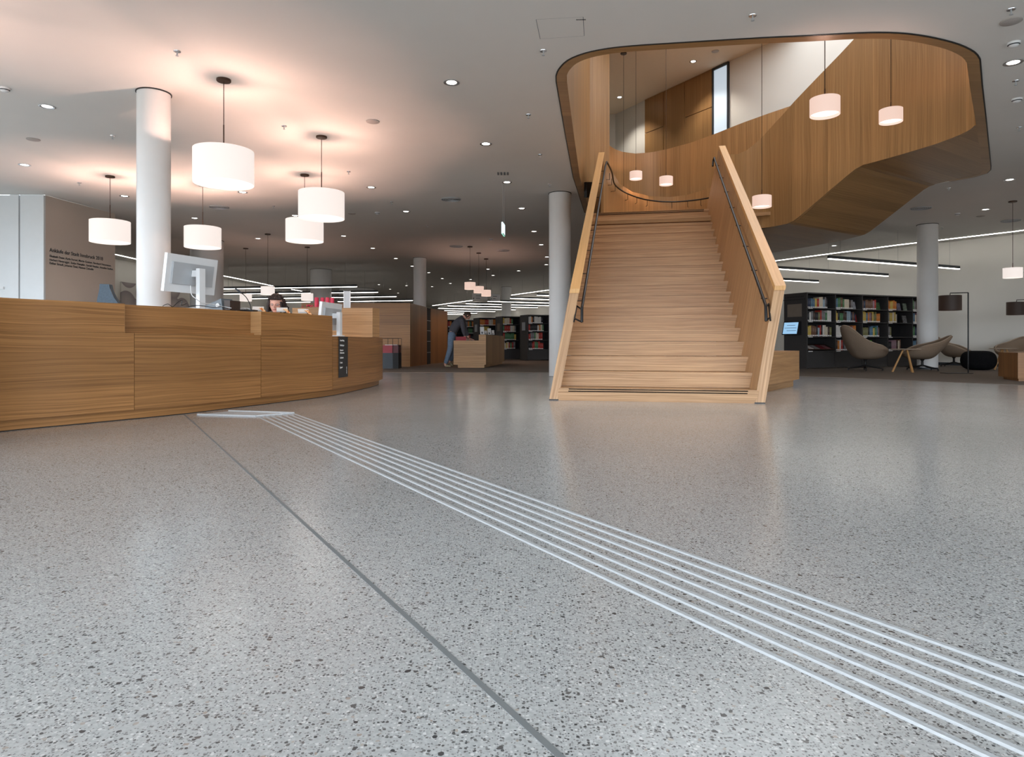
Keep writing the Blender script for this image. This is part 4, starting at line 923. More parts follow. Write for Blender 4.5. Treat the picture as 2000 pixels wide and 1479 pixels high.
for s in (-1, 1):
    bm = BM(); add_tube(bm, spline([(-.05, s*.26, .5), (-.05, s*.27, .72), (-.08, s*.27, 1.0), (-.14, s*.27, 1.02), (-.2, s*.27, 1.02)], 3), .016, 8); obj('armrest', bm, M['black'], t, smooth=True)
bm = BM(); add_tube(bm, [(-.17, 0, .1), (-.17, 0, .48)], .03, 12)
for k in range(5): a_ = 2*PI*k/5; add_tube(bm, [(-.17, 0, .12), (-.17+.3*math.cos(a_), .3*math.sin(a_), .06)], [.022, .014], 8)
obj('base', bm, M['black'], t)
for k in range(5):
    a_ = 2*PI*k/5; bm = BM(); add_tube(bm, [(-.17+.3*math.cos(a_), .3*math.sin(a_)-.012, .03), (-.17+.3*math.cos(a_), .3*math.sin(a_)+.012, .03)], .03, 12); obj('castor', bm, M['black'], t)

# ------------------------------------------------------------------ people
def skin_body(name, joints, edges, mat, parent, sub=2, root=0, label=None):
    me = bpy.data.meshes.new(name); me.from_pydata([j[:3] for j in joints], edges, []); o = bpy.data.objects.new(name, me); COL.objects.link(o)
    md = o.modifiers.new('skin', 'SKIN'); md.use_smooth_shade = True
    for i, j in enumerate(joints):
        sv = me.skin_vertices[0].data[i]; r = j[3]; sv.radius = (r, j[4] if len(j) > 4 else r); sv.use_root = (i == root)
    s = o.modifiers.new('sub', 'SUBSURF'); s.levels = s.render_levels = sub
    dg = bpy.context.evaluated_depsgraph_get(); me2 = bpy.data.meshes.new_from_object(o.evaluated_get(dg)); bpy.data.objects.remove(o)
    me2.materials.clear(); me2.materials.append(mat)
    o = bpy.data.objects.new(name, me2); COL.objects.link(o); o.parent = parent
    if label: o['label'] = label
    return o
def head_mesh(c, r=.1, yaw=0, pitch=0):
    """a head with brow, nose, lips, chin and ears; faces -Y before yaw"""
    bm = BM(); bmesh.ops.create_uvsphere(bm, u_segments=40, v_segments=28, radius=1)
    def g(x, z, cx, cz, sx, sz): return math.exp(-((x-cx)/sx)**2-((z-cz)/sz)**2)
    for v in bm.verts:
        x, y, z = v.co; f = max(0, -y)
        X, Y_, Z = x*.76, y*.95, z*1.18
        if Z < 0: X *= 1-.30*min(1, -Z/1.1)**1.4; Y_ = Y_*(1-.12*min(1, -Z/1.1)) - (.06*min(1, -Z) if y < 0 else 0)
        if f > .15:
            Y_ -= .30*f*g(X, Z, 0, -.18, .11, .17) + .1*g(X, Z, 0, .02, .07, .22)*f
            Y_ -= .06*f*(g(X, Z, .28, .24, .22, .07)+g(X, Z, -.28, .24, .22, .07))
            Y_ += .11*f*(g(X, Z, .29, .06, .15, .09)+g(X, Z, -.29, .06, .15, .09))
            Y_ -= .08*f*(g(X, Z, 0, -.47, .2, .045)+g(X, Z, 0, -.57, .17, .05)); Y_ += .05*f*g(X, Z, 0, -.52, .2, .018)
            Y_ -= .09*f*g(X, Z, 0, -.85, .22, .16)
        v.co = (X, Y_, Z)
    for s in (-1, 1): bmesh.ops.create_uvsphere(bm, u_segments=12, v_segments=8, radius=1, matrix=Matrix.Translation((s*.78, .06, -.05)) @ Matrix.Rotation(s*.35, 4, 'Z') @ Matrix.Diagonal((.07, .16, .25, 1)))
    Mx = Matrix.Translation(c) @ Matrix.Rotation(yaw, 4, 'Z') @ Matrix.Rotation(pitch, 4, 'X') @ Matrix.Scale(r, 4)
    for v in bm.verts: v.co = Mx @ v.co
    return bm, Mx
# seated woman
pw = thing('person', 'seated person with dark shoulder-length hair and glasses behind the reception desk', 'person', (xx(540, 8.1), 8.1, 0), 0)
X0_ = 0; hz = 1.105
bm, Mx = head_mesh((0, 0, hz), .104, .12, .16)
body = skin_body('body', [(0, .06, .52, .15, .13), (0, .05, .62, .14, .12), (0, .03, .78, .15, .12), (0, .03, .87, .14, .09), (0, .02, .93, .05), (0, .01, 1.0, .047),
                          (-.15, .03, .86, .055), (-.24, -.05, .68, .04), (-.12, -.22, .77, .03), (.15, .03, .86, .055), (.25, -.03, .7, .04), (.15, -.22, .77, .03),
                          (-.1, -.1, .5, .085), (-.12, -.4, .48, .07), (-.12, -.42, .12, .045), (.1, -.1, .5, .085), (.12, -.4, .48, .07), (.12, -.42, .12, .045), (-.12, -.55, .05, .035), (.12, -.55, .05, .035)],
                 [(0, 1), (1, 2), (2, 3), (3, 4), (4, 5), (3, 6), (6, 7), (7, 8), (3, 9), (9, 10), (10, 11), (0, 12), (12, 13), (13, 14), (14, 18), (0, 15), (15, 16), (16, 17), (17, 19)], M['skin'], pw)
hm = obj('head', bm, M['skin'], pw, smooth=80)
def fingers(name, palm, fwd, side, dn, parent, mat, s=1.0):
    """palm, four fingers of unequal length with a knuckle bend, and a thumb"""
    palm, fwd, side, dn = Vector(palm), Vector(fwd).normalized(), Vector(side).normalized(), Vector(dn).normalized()
    J = [(*(palm-fwd*.04*s), .024*s, .016*s), (*palm, .034*s, .015*s), (*(palm+fwd*.035*s), .034*s, .014*s)]; E = [(0, 1), (1, 2)]
    for i, (o_, l_) in enumerate(((-.027, .062), (-.009, .072), (.009, .068), (.027, .052))):
        b0 = palm+fwd*.045*s+side*o_*s; k1 = b0+fwd*l_*.5*s+dn*.008*s; k2 = b0+fwd*l_*.85*s+dn*.026*s; n_ = len(J)
        J += [(*b0, .009*s), (*k1, .0085*s), (*k2, .007*s)]; E += [(2, n_), (n_, n_+1), (n_+1, n_+2)]
    n_ = len(J); t0 = palm-fwd*.01*s-side*.034*s; J += [(*t0, .011*s), (*(t0-side*.02*s+fwd*.03*s+dn*.01*s), .009*s), (*(t0-side*.02*s+fwd*.055*s+dn*.02*s), .0075*s)]; E += [(1, n_), (n_, n_+1), (n_+1, n_+2)]
    return skin_body(name, J, E, mat, parent, 1, 1)
fingers('hand', (-.09, -.26, .775), (.4, -.9, 0), (.9, .4, 0), (0, 0, -1), pw, M['skin']); fingers('hand', (.12, -.26, .775), (-.4, -.9, 0), (-.9, .4, 0), (0, 0, -1), pw, M['skin'])
skin_body('blouse', [(0, .06, .56, .165, .145), (0, .05, .66, .155, .135), (0, .03, .80, .165, .135), (0, .03, .88, .15, .1), (-.16, .03, .865, .066), (-.245, -.045, .69, .052), (-.15, -.19, .765, .042), (.16, .03, .865, .066), (.255, -.025, .71, .052), (.17, -.19, .765, .042)],
          [(0, 1), (1, 2), (2, 3), (3, 4), (4, 5), (5, 6), (3, 7), (7, 8), (8, 9)], plain('rose_blouse', srgb(196, 150, 150), .85), pw)
skin_body('trousers', [(0, .06, .53, .16, .14), (-.1, -.1, .5, .1), (-.12, -.42, .48, .083), (-.12, -.43, .1, .062), (.1, -.1, .5, .1), (.12, -.42, .48, .083), (.12, -.43, .1, .062)], [(0, 1), (1, 2), (2, 3), (0, 4), (4, 5), (5, 6)], M['dgrey'], pw)
# hair: cap plus locks
bm = BM(); bmesh.ops.create_uvsphere(bm, u_segments=36, v_segments=24, radius=1)
kill = [v for v in bm.verts if (v.co.y < -.35 and v.co.z < .52) or (v.co.z < -.72)]
bmesh.ops.delete(bm, geom=kill, context='VERTS')
for v in bm.verts:
    x, y, z = v.co; wob = 1+.035*math.sin(9*math.atan2(x, y)+4*z); w2 = 1.0+(.22*max(0, -z))
    v.co = Mx @ Vector((x*.90*wob*w2, y*1.06*wob+.06, z*1.27 if z > 0 else z*1.12))
hr_ = obj('hair', bm, M['hair'], pw, smooth=80); md = hr_.modifiers.new('thick', 'SOLIDIFY'); md.thickness = .012; md.offset = 0
bm = BM()
for k in range(46):
    a = random.uniform(-.25*PI, 1.25*PI); sx = math.cos(a); sy = math.sin(a); z0 = random.uniform(.2, .6)
    L_ = random.uniform(.9, 1.35)
    flick = .35 if sx > .2 else .12
    P = [Vector((sx*.84, sy*.9+.06, z0)), Vector((sx*.98, sy*1.02+.08, z0-.45*L_)), Vector((sx*(1.0+flick*.3), sy*1.0+.1, z0-.85*L_)), Vector((sx*(1.05+flick), sy*1.0+.14, z0-1.15*L_+flick*.35))]
    add_tube(bm, [Mx @ Vector(p) for p in spline(P, 4)], [.012]*9+[.01, .008, .005, .003], 5)
for k in range(9):
    x = -.6+k*.15; P = [Vector((x*.9, -.6, 1.02)), Vector((x*1.05, -.86, .78)), Vector((x*1.2, -.86, .58))]
    add_tube(bm, [Mx @ Vector(p) for p in spline(P, 4)], [.012]*6+[.009, .006, .004], 5)
obj('hair_locks', bm, M['hair'], pw, smooth=80)
bm = BM()
for s in (-1, 1):
    add_tube(bm, [Mx @ Vector((s*.3+.2*math.cos(2*PI*k/20), -.99, .06+.13*math.sin(2*PI*k/20))) for k in range(20)], .0018, 5, closed=True)
    add_tube(bm, [Mx @ Vector((s*.5, -.99, .1)), Mx @ Vector((s*.82, -.3, .1)), Mx @ Vector((s*.84, .05, .05))], .0018, 5)
add_tube(bm, [Mx @ Vector((-.1, -1.0, .08)), Mx @ Vector((.1, -1.0, .08))], .0018, 5)
obj('glasses', bm, plain('dark_glasses', srgb(92, 60, 70), .4), pw)
bm = BM()
for s in (-1, 1): bmesh.ops.create_uvsphere(bm, u_segments=12, v_segments=8, radius=.011, matrix=Matrix.Translation(Mx @ Vector((s*.29, -.80, .06))))
obj('eyes', bm, plain('eye_white', srgb(214, 204, 200), .3), pw, smooth=True)
bm = BM()
for s in (-1, 1): bmesh.ops.create_uvsphere(bm, u_segments=10, v_segments=6, radius=.0052, matrix=Matrix.Translation(Mx @ Vector((s*.29, -.895, .06))))
obj('pupils', bm, M['hair'], pw, smooth=True)
bm = BM(); add_tube(bm, [Mx @ Vector((x, -1.0+abs(x)*.35, -.52+abs(x)*.05)) for x in (-.24, -.12, 0, .12, .24)], [.002, .005, .006, .005, .002], 6); obj('lips', bm, plain('lips', srgb(176, 96, 96), .5), pw, smooth=True)

# bending man
YM = 17.8; S_ = F/YM
def mp(px, py, dy=0): return ((px-882)/S_, dy, zz(py, YM))
pm = thing('person', 'man in a grey jumper and blue jeans bending over the low oak counter', 'person', (xx(882, YM), YM, 0), 0)
hip = mp(882, 652); ml = mp(888, 637); chest = mp(899, 626); nk = mp(907, 620)
jb = [(*mp(882.5, 653), .10, .1), (*mp(886, 643), .095, .09), (*mp(893, 632), .10, .09), (*mp(900, 625), .10, .09), (*mp(906, 620.5), .06), (*mp(909, 618.5), .05),
      (*mp(903, 627, -.17), .045), (*mp(906.5, 646, -.2), .036), (*mp(909.5, 660.5, -.12), .03),
      (*mp(903, 627, .17), .045), (*mp(908, 645, .2), .036), (*mp(915, 660.5, .12), .03),
      (*mp(882, 659, -.09), .09), (*mp(880.5, 681, -.1), .062), (*mp(870.5, 708, -.1), .043), (*mp(871, 714.5, -.1), .035), (*mp(879, 717, -.1), .03),
      (*mp(884, 659, .09), .09), (*mp(887.5, 683, .09), .062), (*mp(878.5, 704, .1), .043), (*mp(877, 709, .1), .035), (*mp(883, 716, .1), .03)]
eb = [(0, 1), (1, 2), (2, 3), (3, 4), (4, 5), (3, 6), (6, 7), (7, 8), (3, 9), (9, 10), (10, 11), (0, 12), (12, 13), (13, 14), (14, 15), (15, 16), (0, 17), (17, 18), (18, 19), (19, 20), (20, 21)]
skin_body('body', jb, eb, M['skin'], pm)
def grow(ids, k): return [(*jb[i][:3], *(r+k for r in jb[i][3:])) for i in ids]
ids = [0, 1, 2, 3, 4, 6, 7, 8, 9, 10, 11]; J = grow(ids, .028); J[0] = (*mp(882.5, 652), .16, .135); J[1] = (*mp(886, 643), .155, .135); J[2] = (*mp(892.5, 632), .165, .14); J[3] = (*mp(899.5, 626), .165, .13); J[7] = (*mp(909.2, 657.5, -.13), .04); J[10] = (*mp(914, 657.5, .13), .04)
skin_body('jumper', J, [(0, 1), (1, 2), (2, 3), (3, 4), (3, 5), (5, 6), (6, 7), (3, 8), (8, 9), (9, 10)], M['jumper'], pm)
ids = [0, 12, 13, 14, 17, 18, 19]; J = grow(ids, .022); J[0] = (*mp(882.5, 653), .15, .135); J[1] = (*mp(882, 660, -.09), .105); J[4] = (*mp(884, 660, .09), .105); J[3] = (*mp(870.5, 711.5, -.1), .06); J[6] = (*mp(878, 706.5, .1), .058); J.append((*mp(885, 646, 0), .15, .13))
skin_body('jeans', J, [(0, 1), (1, 2), (2, 3), (0, 4), (4, 5), (5, 6), (0, 7)], M['jeans'], pm)
for (a, b, c) in ((mp(870, 713.5, -.1), mp(874, 715.2, -.1), mp(882, 716.2, -.1)), (mp(877, 707, .1), mp(880, 711, .1), mp(884.5, 716, .1))):
    skin_body('shoe', [(*a, .046, .05), (*b, .045, .044), (*c, .04, .032)], [(0, 1), (1, 2)], M['shoe'], pm)
bm, Mx2 = head_mesh(mp(912, 616.5), .1, PI*.62, .95); obj('head', bm, M['skin'], pm, smooth=80)
bm = BM(); bmesh.ops.create_uvsphere(bm, u_segments=28, v_segments=20, radius=1)
bmesh.ops.delete(bm, geom=[v for v in bm.verts if (v.co.y < -.45 and v.co.z < .45) or v.co.z < -.62], context='VERTS')
for v in bm.verts: v.co = Mx2 @ Vector((v.co.x*.83, v.co.y*1.0+.03, v.co.z*1.23))
h_ = obj('hair', bm, M['brownhair'], pm, smooth=80); md = h_.modifiers.new('thick', 'SOLIDIFY'); md.thickness = .008
fingers('hand', mp(911.5, 662.2, -.12), (1, -.1, -.1), (0, 1, 0), (0, 0, -1), pm, M['skin'], 1.1); fingers('hand', mp(918, 662.2, .1), (1, .1, -.1), (0, -1, 0), (0, 0, -1), pm, M['skin'], 1.1)

# ------------------------------------------------------------------ background furniture in oak
t = thing('oak_cabinet', 'tall oak cabinet block standing left of the bending man', 'cabinet', (-3.6, 18.2, 0))
ca = [Vector((xx(801, 17.7), 17.7)), Vector((xx(834, 19.7), 19.7))]; dd = (ca[1]-ca[0]).normalized()
bm = BM(); add_prism(bm, [(-5.6, 17.7), tuple(ca[0]), tuple(ca[1]), (-5.6, 19.7)], .006, 1.70); wobj('body', bm, M['oak_desk'], t, grain=(1, 0, 0))
bm = BM(); a_, b_ = Vector((xx(834.5, 19.72), 19.72)), Vector((xx(841, 20.2), 20.2))
add_prism(bm, [tuple(a_), tuple(b_), (b_.x-.9, b_.y), (a_.x-.9, a_.y)], .006, 1.68)
t2 = tag(obj('dark_shelf', bm, M['shelfback']), 'narrow dark shelf niche between the two tall oak cabinets', 'shelf')
for z_ in (.35, .68, 1.0, 1.3): 
    bm = BM(); add_prism(bm, [(a_.x+.002, a_.y-.01), (b_.x+.002, b_.y-.01), (b_.x-.04, b_.y-.01), (a_.x-.04, a_.y-.01)], z_, z_+.012); wobj('shelf_board', bm, M['grey'], t2)
t = thing('oak_cabinet', 'second tall oak cabinet, just left of the bending man and farther back', 'cabinet', (-2.7, 21, 0))
bm = BM(); add_prism(bm, [(xx(841.5, 20.25), 20.25), (xx(874, 22.0), 22.0), (-4, 22.0), (-4, 20.25)], .006, 1.69); wobj('body', bm, M['oak_desk'], t, grain=(0, 0, 1))
# low counter
t = thing('service_counter', 'low oak service counter with a raised right part, behind it dark bookcases', 'counter', (-1, 17.6, 0))
ya, yb = 16.95, 20.2
bm = BM(); add_prism(bm, [(xx(886, ya), ya), (xx(949, ya), ya), (xx(985, yb), yb), (xx(940, yb), yb), (xx(886, ya), ya+.5)], .083, .70); wobj('body', bm, M['oak_box'], t, grain=(1, 0, 0))
bm = BM(); add_prism(bm, [(xx(935, ya), ya), (xx(949, ya), ya), (xx(985, yb), yb), (xx(972, yb), yb)], .701, .85); wobj('raised_part', bm, M['oak_box'], t, grain=(1, 0, 0))
bm = BM(); add_prism(bm, [(xx(890, ya)+.05, ya+.05), (xx(946, ya), ya+.05), (xx(981, yb), yb-.1), (xx(945, yb), yb-.1), (xx(890, ya)+.05, ya+.45)], .006, .083); wobj('plinth', bm, M['oak_box'], t, grain=(1, 0, 0))
# brochures on it
lb2 = ['tall white leaflet in a holder on the service counter, leftmost', 'second white leaflet on the service counter', 'white leaflet beside the dark-printed one on the service counter', 'rightmost white leaflet on the service counter']
for k, (px, w_) in enumerate(((942, 8), (949, 4), (956, 7), (963, 5))):
    Y = 18.0+.25*k; t = thing('leaflet_holder', lb2[k], 'leaflet', (xx(px, Y), Y, .851), .25, 'leaflets on the service counter')
    w = w_/F*Y/2; h_ = (.23, .13, .2, .15)[k]
    bm = BM(); add_box(bm, (-w, -.01, 0), (w, .0, h_), Matrix.Rotation(-.25, 4, 'X')); obj('leaflet', bm, M['paper'], t)
    bm = BM(); add_box(bm, (-w*.5, -.013, h_*.15), (w*.4, -.0105, h_*.4), Matrix.Rotation(-.25, 4, 'X')); obj('printed_field', bm, M['midgrey'], t)
    bm = BM(); add_box(bm, (-w, -.012, 0), (w, .06, .02)); obj('foot', bm, M['black'], t)
bm = BM(); add_box(bm, (-.13, -.08, 0), (.13, .08, .1), Matrix.Rotation(.2, 4, 'Z')); 
o = tag(obj('red_bag', bm, M['red'], bevel=.02), 'dark red bag lying on the low counter in front of the bending man', 'bag'); o.location = (xx(900, 17.25), 17.25, .702)
# cart
t = thing('book_trolley', 'black bin trolley with red boxes in a thin wire frame before the oak cabinet', 'trolley', (xx(762, 16.6), 16.6, .006), 0)
bm = BM(); add_box(bm, (-.24, -.2, 0), (.1, .2, .385)); obj('bin', bm, plain('blue_black_panel', srgb(46, 54, 62), .5), t)
bm = BM(); add_box(bm, (.101, -.2, 0), (.24, .25, .385)); obj('side_bin', bm, M['shelfback'], t)
bm = BM(); add_box(bm, (-.16, -.18, .386), (.09, .18, .575)); obj('red_box', bm, M['red'], t)
bm = BM(); add_box(bm, (.1, -.18, .386), (.235, .2, .58)); obj('red_box', bm, plain('dark_red_box', srgb(84, 18, 28), .5), t)
bm = BM(); add_box(bm, (-.1, -.15, .576), (.2, .12, .59)); obj('paper', bm, M['paper'], t)
bm = BM(); zz_ = .745
for a, b in (((-.24, -.2), (.24, -.2)), ((.24, -.2), (.24, .25)), ((.24, .25), (-.24, .25)), ((-.24, .25), (-.24, -.2))): add_tube(bm, [(a[0], a[1], zz_), (b[0], b[1], zz_)], .006, 6)
for a in ((-.24, -.2), (.24, -.2), (.24, .25), (-.24, .25), (.1, -.2), (-.1, .25)): add_tube(bm, [(a[0], a[1], .385), (a[0], a[1], zz_)], .006, 6)
obj('wire_frame', bm, M['black'], t)
# oak bench block beside the stair and the one at the right edge
t = thing('oak_bench', 'low oak box bench tucked against the right side of the staircase', 'bench', (3.7, 9.3, 0))
bpoly = [(3.18, 8.36), (4.26, 9.87), (4.0, 10.4), (3.42, 10.2), (3.12, 8.62)]
bm = BM(); add_prism(bm, bpoly, .1, .52); wobj('body', bm, M['oak_box'], t, grain=(.58, .81, 0))
bm = BM(); add_prism(bm, [(3.2, 8.5), (4.15, 9.82), (3.93, 10.3), (3.46, 10.1), (3.2, 8.7)], .0, .1); wobj('plinth', bm, M['oak_box'], t, grain=(.58, .81, 0))
t = thing('oak_bench', 'oak box bench cut by the right edge of the view', 'bench', (9, 11, 0))
ex = xx(1988, 10.95); bm = BM(); add_prism(bm, [(ex, 10.95), (ex+1.2, 10.55), (ex+1.5, 11.4), (ex+.3, 11.8)], .05, .475); wobj('body', bm, M['oak_desk'], t, grain=(1, -.3, 0))
bm = BM(); add_prism(bm, [(ex+.05, 11.0), (ex+1.15, 10.65), (ex+1.4, 11.35), (ex+.32, 11.7)], .006, .05); wobj('plinth', bm, M['oak_desk'], t, grain=(1, -.3, 0))

# ------------------------------------------------------------------ bookcases and books
BCOL = {'cream': (214, 200, 178), 'white': (222, 218, 212), 'brown': (112, 78, 60), 'dark brown': (66, 48, 42), 'black': (34, 32, 36), 'navy': (44, 54, 78), 'blue': (82, 116, 142), 'pale blue': (150, 172, 186),
        'red': (176, 52, 44), 'orange': (208, 122, 48), 'yellow': (206, 176, 84), 'green': (74, 122, 80), 'olive': (120, 116, 74), 'mauve': (150, 116, 128), 'grey': (120, 118, 120)}
BKM = {}
for cn, rgb in BCOL.items():
    bm = BM(); add_box(bm, (-.5, 0, 0), (.5, 1, 1)); add_box(bm, (-.42, -.006, .03), (.42, -.001, .15)); add_box(bm, (-.3, -.005, .45), (.3, -.001, .8))
    me = finish(bm, 'book', [plain('book_'+cn.replace(' ', '_'), srgb(*rgb), .6, noise=.08, scale=30), M['paper'], plain('book_title_'+cn.replace(' ', '_'), srgb(*[min(255, int(c*.75+50)) for c in rgb]), .6)])
    for p in me.polygons: p.material_index = 0 if p.index < 6 else (1 if p.index < 12 else 2)
    BKM[cn] = me
NB = [0]
def book(P, d, n, s, z, w, h, dep, cn, where, grp, tilt=0):
    """P front-left corner of the case, d along its front, n out of it"""
    o = bpy.data.objects.new('book', BKM[cn]); COL.objects.link(o); NB[0] += 1
    c = P+d*s-n*.045; o.location = (c.x, c.y, z); o.rotation_euler = (0, tilt, math.atan2(d.y, d.x)); o.scale = (w, dep, h)
    tag(o, cn+' book '+where, 'book', grp+', '+cn)
ROWN = ['top', 'second', 'third', 'bottom']
def bookcase(label, P, ang, bays, bw, shelves, top, depth, double, fills, where, tw=.042, pal=None, group=None, last=None):
    """shelves: heights of the boards that carry books, from the top one down"""
    P = Vector(P); d = Vector((math.cos(ang), math.sin(ang))); n = Vector((d.y, -d.x))
    t = thing('bookcase', label, 'bookcase', (P.x, P.y, 0), ang, group); Wd = (bays-1)*bw+(last or bw); bwid = lambda b: last if (last and b == bays-1) else bw; D = depth*(2 if double else 1); th = .02
    bm = BM(); add_box(bm, (-.035, 0, .006), (0, D, top)); obj('side_panel', bm, M['shelf'], t)
    bm = BM(); add_box(bm, (Wd, 0, .006), (Wd+.035, D, top)); obj('side_panel', bm, M['shelf'], t)
    bm = BM(); add_box(bm, (-.035, -.004, top), (Wd+.035, D, top+.03)); obj('top_board', bm, M['shelf'], t)
    bm = BM(); add_box(bm, (0, depth-.01, .05), (Wd, depth+.01, top)); obj('back_panel', bm, M['shelfback'], t)
    for b in range(1, bays):
        bm = BM(); add_box(bm, (b*bw-.012, .002, .05), (b*bw+.012, depth-.01, top)); obj('divider', bm, M['shelf'], t)
    for b in range(bays):
        bm = BM(); add_box(bm, (b*bw+.014, .012, .03), (b*bw+bwid(b)-.014, .03, shelves[-1]-.025)); obj('base_panel', bm, M['shelf'], t)
        for r, z in enumerate(shelves):
            bm = BM(); add_box(bm, (b*bw+.013, .0, z-th), (b*bw+bwid(b)-.013, depth-.012, z)); sb = obj('shelf_board', bm, M['shelf'], t)
            bm = BM(); add_box(bm, (b*bw+.02, -.004, z-.022), (b*bw+.16, -.0005, z-.003)); obj('shelf_label', bm, M['paper'], sb)
            fa_, fb_ = fills[r][b] if isinstance(fills[r][b], tuple) else (0, fills[r][b])
            s = b*bw+.025+fa_*bw; e = b*bw+min(fb_*bw, bwid(b))-.04; hmax = (shelves[r-1]-th if r else top)-z
            pl = pal or list(BCOL); run = random.choice(pl)
            while s < e:
                w = random.uniform(.7, 1.25)*tw; h = min(hmax-.03, random.uniform(.215, .285)); 
                if random.random() < .75: run = random.choice(pl)
                book(P, d, n, s+w/2, z+.001, w*.94, h, random.uniform(.14, .19), run, where % (ROWN[r], ('first', 'second', 'third', 'fourth', 'fifth')[b]), '%s, shelf %s, bay %s' % (label.split(',')[0], ROWN[r], 'abcde'[b])); s += w
    return t, P, d, n
ANG = math.atan2(.39, .921)
fills = [[.78, .72, .62, .42, .8], [.92, .78, .78, .42, .8], [.90, .85, (.05, .72), (.04, .18), .3], [0, .6, .38, .58, .5]]
bc, P, d, n = bookcase('long anthracite bookcase with five bays behind the lounge chairs', (7.19, 16.18), ANG, 5, .93, [1.493, 1.167, .797, .446], 1.84, .36, True, fills, 'on the %s shelf of the %s bay of the long bookcase', tw=.058, last=.42)
# bay one, bottom: slanted display with magazines
bm = BM(); add_hexa(bm, [(.02, .02, .47), (.91, .02, .47), (.91, .33, .60), (.02, .33, .60)], [(.02, .02, .485), (.91, .02, .485), (.91, .33, .615), (.02, .33, .615)]); obj('slanted_board', bm, M['bronze'], bc)
for k, (cn, rgb) in enumerate((('white', (220, 210, 204)), ('grey', (150, 146, 144)), ('dark red', (128, 44, 52)), ('rose', (150, 100, 104)))):
    bm = BM(); x0 = .1+.19*k; add_hexa(bm, [(x0, .04, .491), (x0+.15, .04, .491), (x0+.15, .25, .579), (x0, .25, .579)], [(x0, .038, .496), (x0+.15, .038, .496), (x0+.15, .248, .584), (x0, .248, .584)])
    o = tag(obj('magazine', bm, plain('magazine_'+str(k), srgb(*rgb), .5, noise=.3, scale=40)), cn+' magazine on the slanted board of the long bookcase', 'magazine', 'magazines on the slanted board'); o.location = (P.x, P.y, 0); o.rotation_euler = (0, 0, ANG)
# face-out items
def faceout(s, z, w, h, rgb, lb, grp='face-out books in the long bookcase'):
    bm = BM(); add_box(bm, (-w/2, 0, 0), (w/2, .02, h), Matrix.Rotation(-.2, 4, 'X')); o = obj('book', bm, plain('cover', srgb(*rgb), .5, noise=.35, scale=25))
    c = P+d*s-n*.12; o.location = (c.x, c.y, z); o.rotation_euler = (0, 0, ANG); tag(o, lb, 'book', grp)
faceout(.93*1.83, 1.495, .15, .2, (150, 150, 156), 'grey patterned book facing out on the top shelf, second bay'); faceout(.93*2.78, 1.495, .15, .2, (60, 96, 56), 'green book facing out on the top shelf, third bay')
faceout(.93*3.62, 1.495, .14, .2, (104, 100, 122), 'violet-grey book facing out on the top shelf, fourth bay'); faceout(.93*3.88, 1.495, .13, .2, (132, 144, 128), 'pale green book facing out on the top shelf, fourth bay')
faceout(.93*1.88, 1.17, .14, .2, (140, 40, 34), 'red book facing out on the second shelf, second bay'); faceout(.93*3.87, 1.17, .14, .2, (130, 128, 128), 'grey book facing out on the second shelf, fourth bay')
faceout(.93*2.52, .448, .12, .26, (96, 190, 50), 'bright green book on the bottom shelf, third bay')
# end panel: info board and tablet
bm = BM(); add_box(bm, (-.045, .15, 1.285), (-.036, .60, 1.60)); obj('info_board', bm, M['tan'], bc)
bm = BM()
for k in range(14): add_box(bm, (-.0385, .06+.05*k, 1.70), (-.036, .085+.05*k, 1.72))
for k in range(12): add_box(bm, (-.0385, .1+.05*k, 1.765), (-.036, .12+.05*k, 1.79))
obj('perforation', bm, M['shelfback'], bc)
ts = thing('touch_terminal', 'touch screen terminal glowing blue on the end panel of the bookcase', 'terminal', (0, 0, 0))
c = P-n*.42-d*.04; ts.location = (c.x, c.y, .84); ts.rotation_euler = (0, 0, ANG+PI/2)
# local: x runs deeper along the end panel, y points out to the left
bm = BM(); add_hexa(bm, [(-.26, .13, 0), (.24, .13, 0), (.24, .002, 0), (-.26, .002, 0)], [(-.26, .06, .33), (.24, .06, .33), (.24, .002, .33), (-.26, .002, .33)]); obj('housing', bm, M['black'], ts)
bm = BM(); 
def tl(x, s): return (x, .1305-(.07)*s+.0015, .33*s)
add_hexa(bm, [tl(-.235, .07), tl(.215, .07), (.215, .12, .025), (-.235, .12, .025)], [tl(-.235, .93), tl(.215, .93), (.215, .06, .3), (-.235, .06, .3)]); scr = obj('screen', bm, M['screen'], ts)
bm = BM()
for k, (a, b) in enumerate(((-.2, .1), (-.2, .18), (-.15, .12))):
    s0 = .3+.2*k; q = [tl(a, s0), tl(b, s0), tl(b, s0+.03), tl(a, s0+.03)]; vs = [bm.verts.new((x, y+.001, z)) for x, y, z in q]; bm.faces.new(vs)
obj('screen_line', bm, M['dgrey'], scr)
# second bookcase behind, glimpsed beside the balustrade
bookcase('dark bookcase glimpsed between the right balustrade and the touch terminal', (5.65, 17.6), ANG, 2, .8, [1.49, 1.15, .82, .48], 1.82, .34, False, [[(.7, .9), .95], [.5, .95], [.4, .95], [.3, .95]], 'on the %s shelf, %s bay, of the bookcase beside the balustrade', tw=.075)
